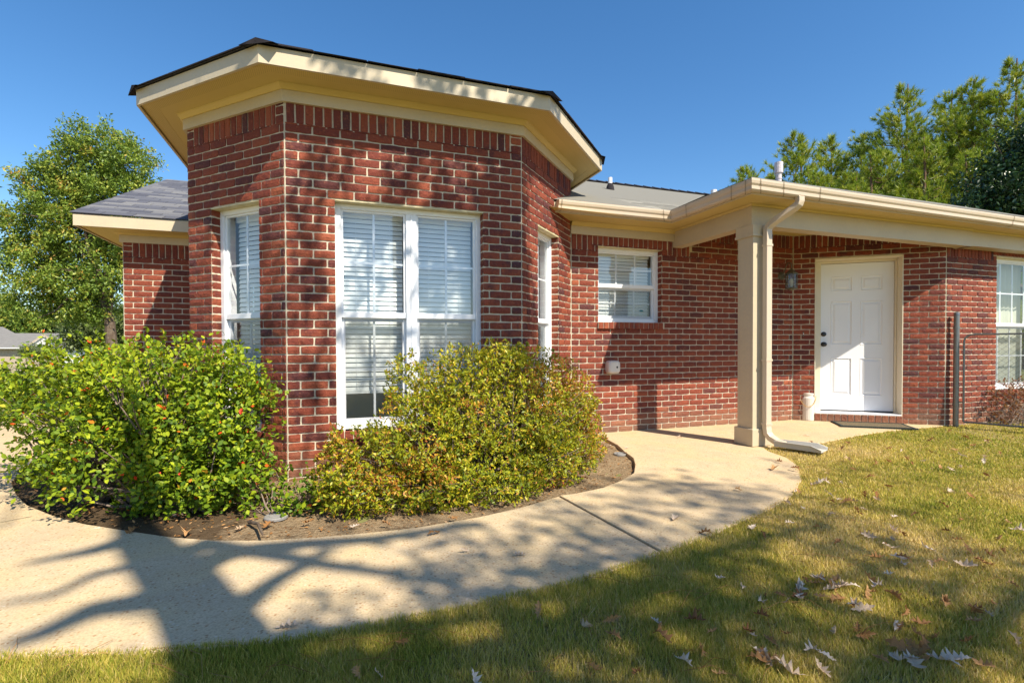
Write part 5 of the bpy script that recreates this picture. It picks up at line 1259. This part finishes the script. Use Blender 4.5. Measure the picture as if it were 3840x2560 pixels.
# foliage masses given by where their shade falls: (u, v, H, spread_m, clusters)
masses = [(2450, 2230, 7.2, .42, 40), (2600, 2330, 7, .4, 26), (2350, 2120, 7.4, .35, 20), (1300, 2510, 6, .3, 34), (1550, 2440, 6.2, .25, 22), (1750, 2380, 6.2, .25, 18), (1000, 2530, 5.8, .2, 10), (2050, 2300, 7, .3, 20),
          (2400, 1870, 8.2, .5, 30), (2650, 1900, 8.2, .45, 26), (2200, 1960, 8, .35, 20), (2500, 2000, 8, .4, 24), (2850, 1860, 8.4, .35, 18), (1800, 2030, 7.6, .35, 16), (2000, 2080, 7.6, .3, 14), (1550, 2010, 7.8, .25, 8),
          (3420, 2040, 8, .5, 26), (3700, 2100, 8, .5, 28), (3150, 1990, 8, .35, 14), (3650, 1860, 8.6, .5, 12), (3050, 2120, 7.6, .35, 16), (2850, 2200, 7.2, .3, 14), (3250, 2280, 7, .3, 10), (3780, 2230, 7, .3, 14), (3100, 1760, 9, .3, 6), (3600, 2480, 6, .25, 6), (2350, 2480, 6, .25, 16), (2050, 2520, 5.8, .25, 12), (1100, 2450, 6.4, .16, 4), (200, 1760, 9, .4, 10), (2950, 2460, 6.2, .25, 8)]
cl = []; nbay = None
for (u, v, H, sp, n) in masses:
    c = lift(u, v, H)
    for k in range(max(2, int(n*(.40 if u > 2750 else .52)))): cl.append(c+RNG.normal(0, 1, 3)*np.array([sp, sp, .35])*.85)
# dapple on the bay front: (s along B, z, H, spread, n)
for (s_, z_, H, sp, n) in ((1.80, 2.35, 9.6, .10, 16), (1.72, 1.95, 9.4, .12, 22), (1.80, 1.55, 9.2, .13, 24), (1.72, 1.15, 9., .13, 22), (1.82, .8, 9., .12, 16), (1.62, .5, 9., .12, 12), (1.24, 2.48, 9.6, .045, 6), (1.26, 2.32, 9.5, .045, 6), (1.22, 2.2, 9.4, .05, 6), (1.62, 2.5, 9.7, .07, 8), (.28, 2.5, 9.7, .06, 5), (.45, 2.62, 9.8, .08, 5), (.10, 2.12, 9.5, .05, 6), (.16, 1.45, 9.2, .06, 6), (.20, .95, 9., .08, 6), (1.0, 2.22, 9.5, .10, 8), (.80, 2.0, 9.4, .12, 8), (1.15, 1.75, 9.3, .12, 10), (1.35, 1.9, 9.3, .10, 8), (.62, 1.35, 9.2, .10, 5), (1.25, 1.1, 9.1, .14, 8), (.95, 2.98, 10, .08, 6), (1.5, 3.02, 10, .10, 8), (.3, 3.02, 10, .06, 3), (2.0, 2.9, 10, .1, 6), (-.35, 3.0, 10, .12, 6), (-.2, 1.7, 9.5, .08, 5), (2.05, 1.4, 9.2, .12, 10), (2.1, .8, 9., .12, 8)):
    if nbay is None: nbay = len(cl)
    p = np.array(WB.W(s_, 0, z_)); c = lift(0, 0, H-2.8, p)
    for k in range(int(n*(1.3 if s_ > 1.5 else .8))): cl.append(c+RNG.normal(0, 1, 3)*np.array([sp, sp*.7, .3])*.9)
cl = np.array(cl); per = 13; n = len(cl)*per
sg = np.where(np.arange(len(cl)) < nbay, .13, .065).repeat(per)[:, None]; B = np.repeat(cl, per, 0)+RNG.normal(0, 1, (n, 3))*sg; V = place(LEAF, B, unit(RNG.normal(size=(n, 3))), unit(RNG.normal(0, .5, (n, 3))+np.array([0, 0, 1.])), RNG.uniform(.06, .12, n))
link('crown', arr_mesh('crown', V, 4, LEAF_F, RNG.random(n)*.8, M['leafOak']), oak)
mb = MB()
for c in cl[::3]:
    mb.tube([tuple(c), tuple(c+np.array([RNG.normal(0, .3), -.5+RNG.normal(0, .3), -.5])), ], [.006, .015], 4, cap=False)
mb.build('twigs', M['bark'], oak)
print('objects', len(bpy.data.objects))
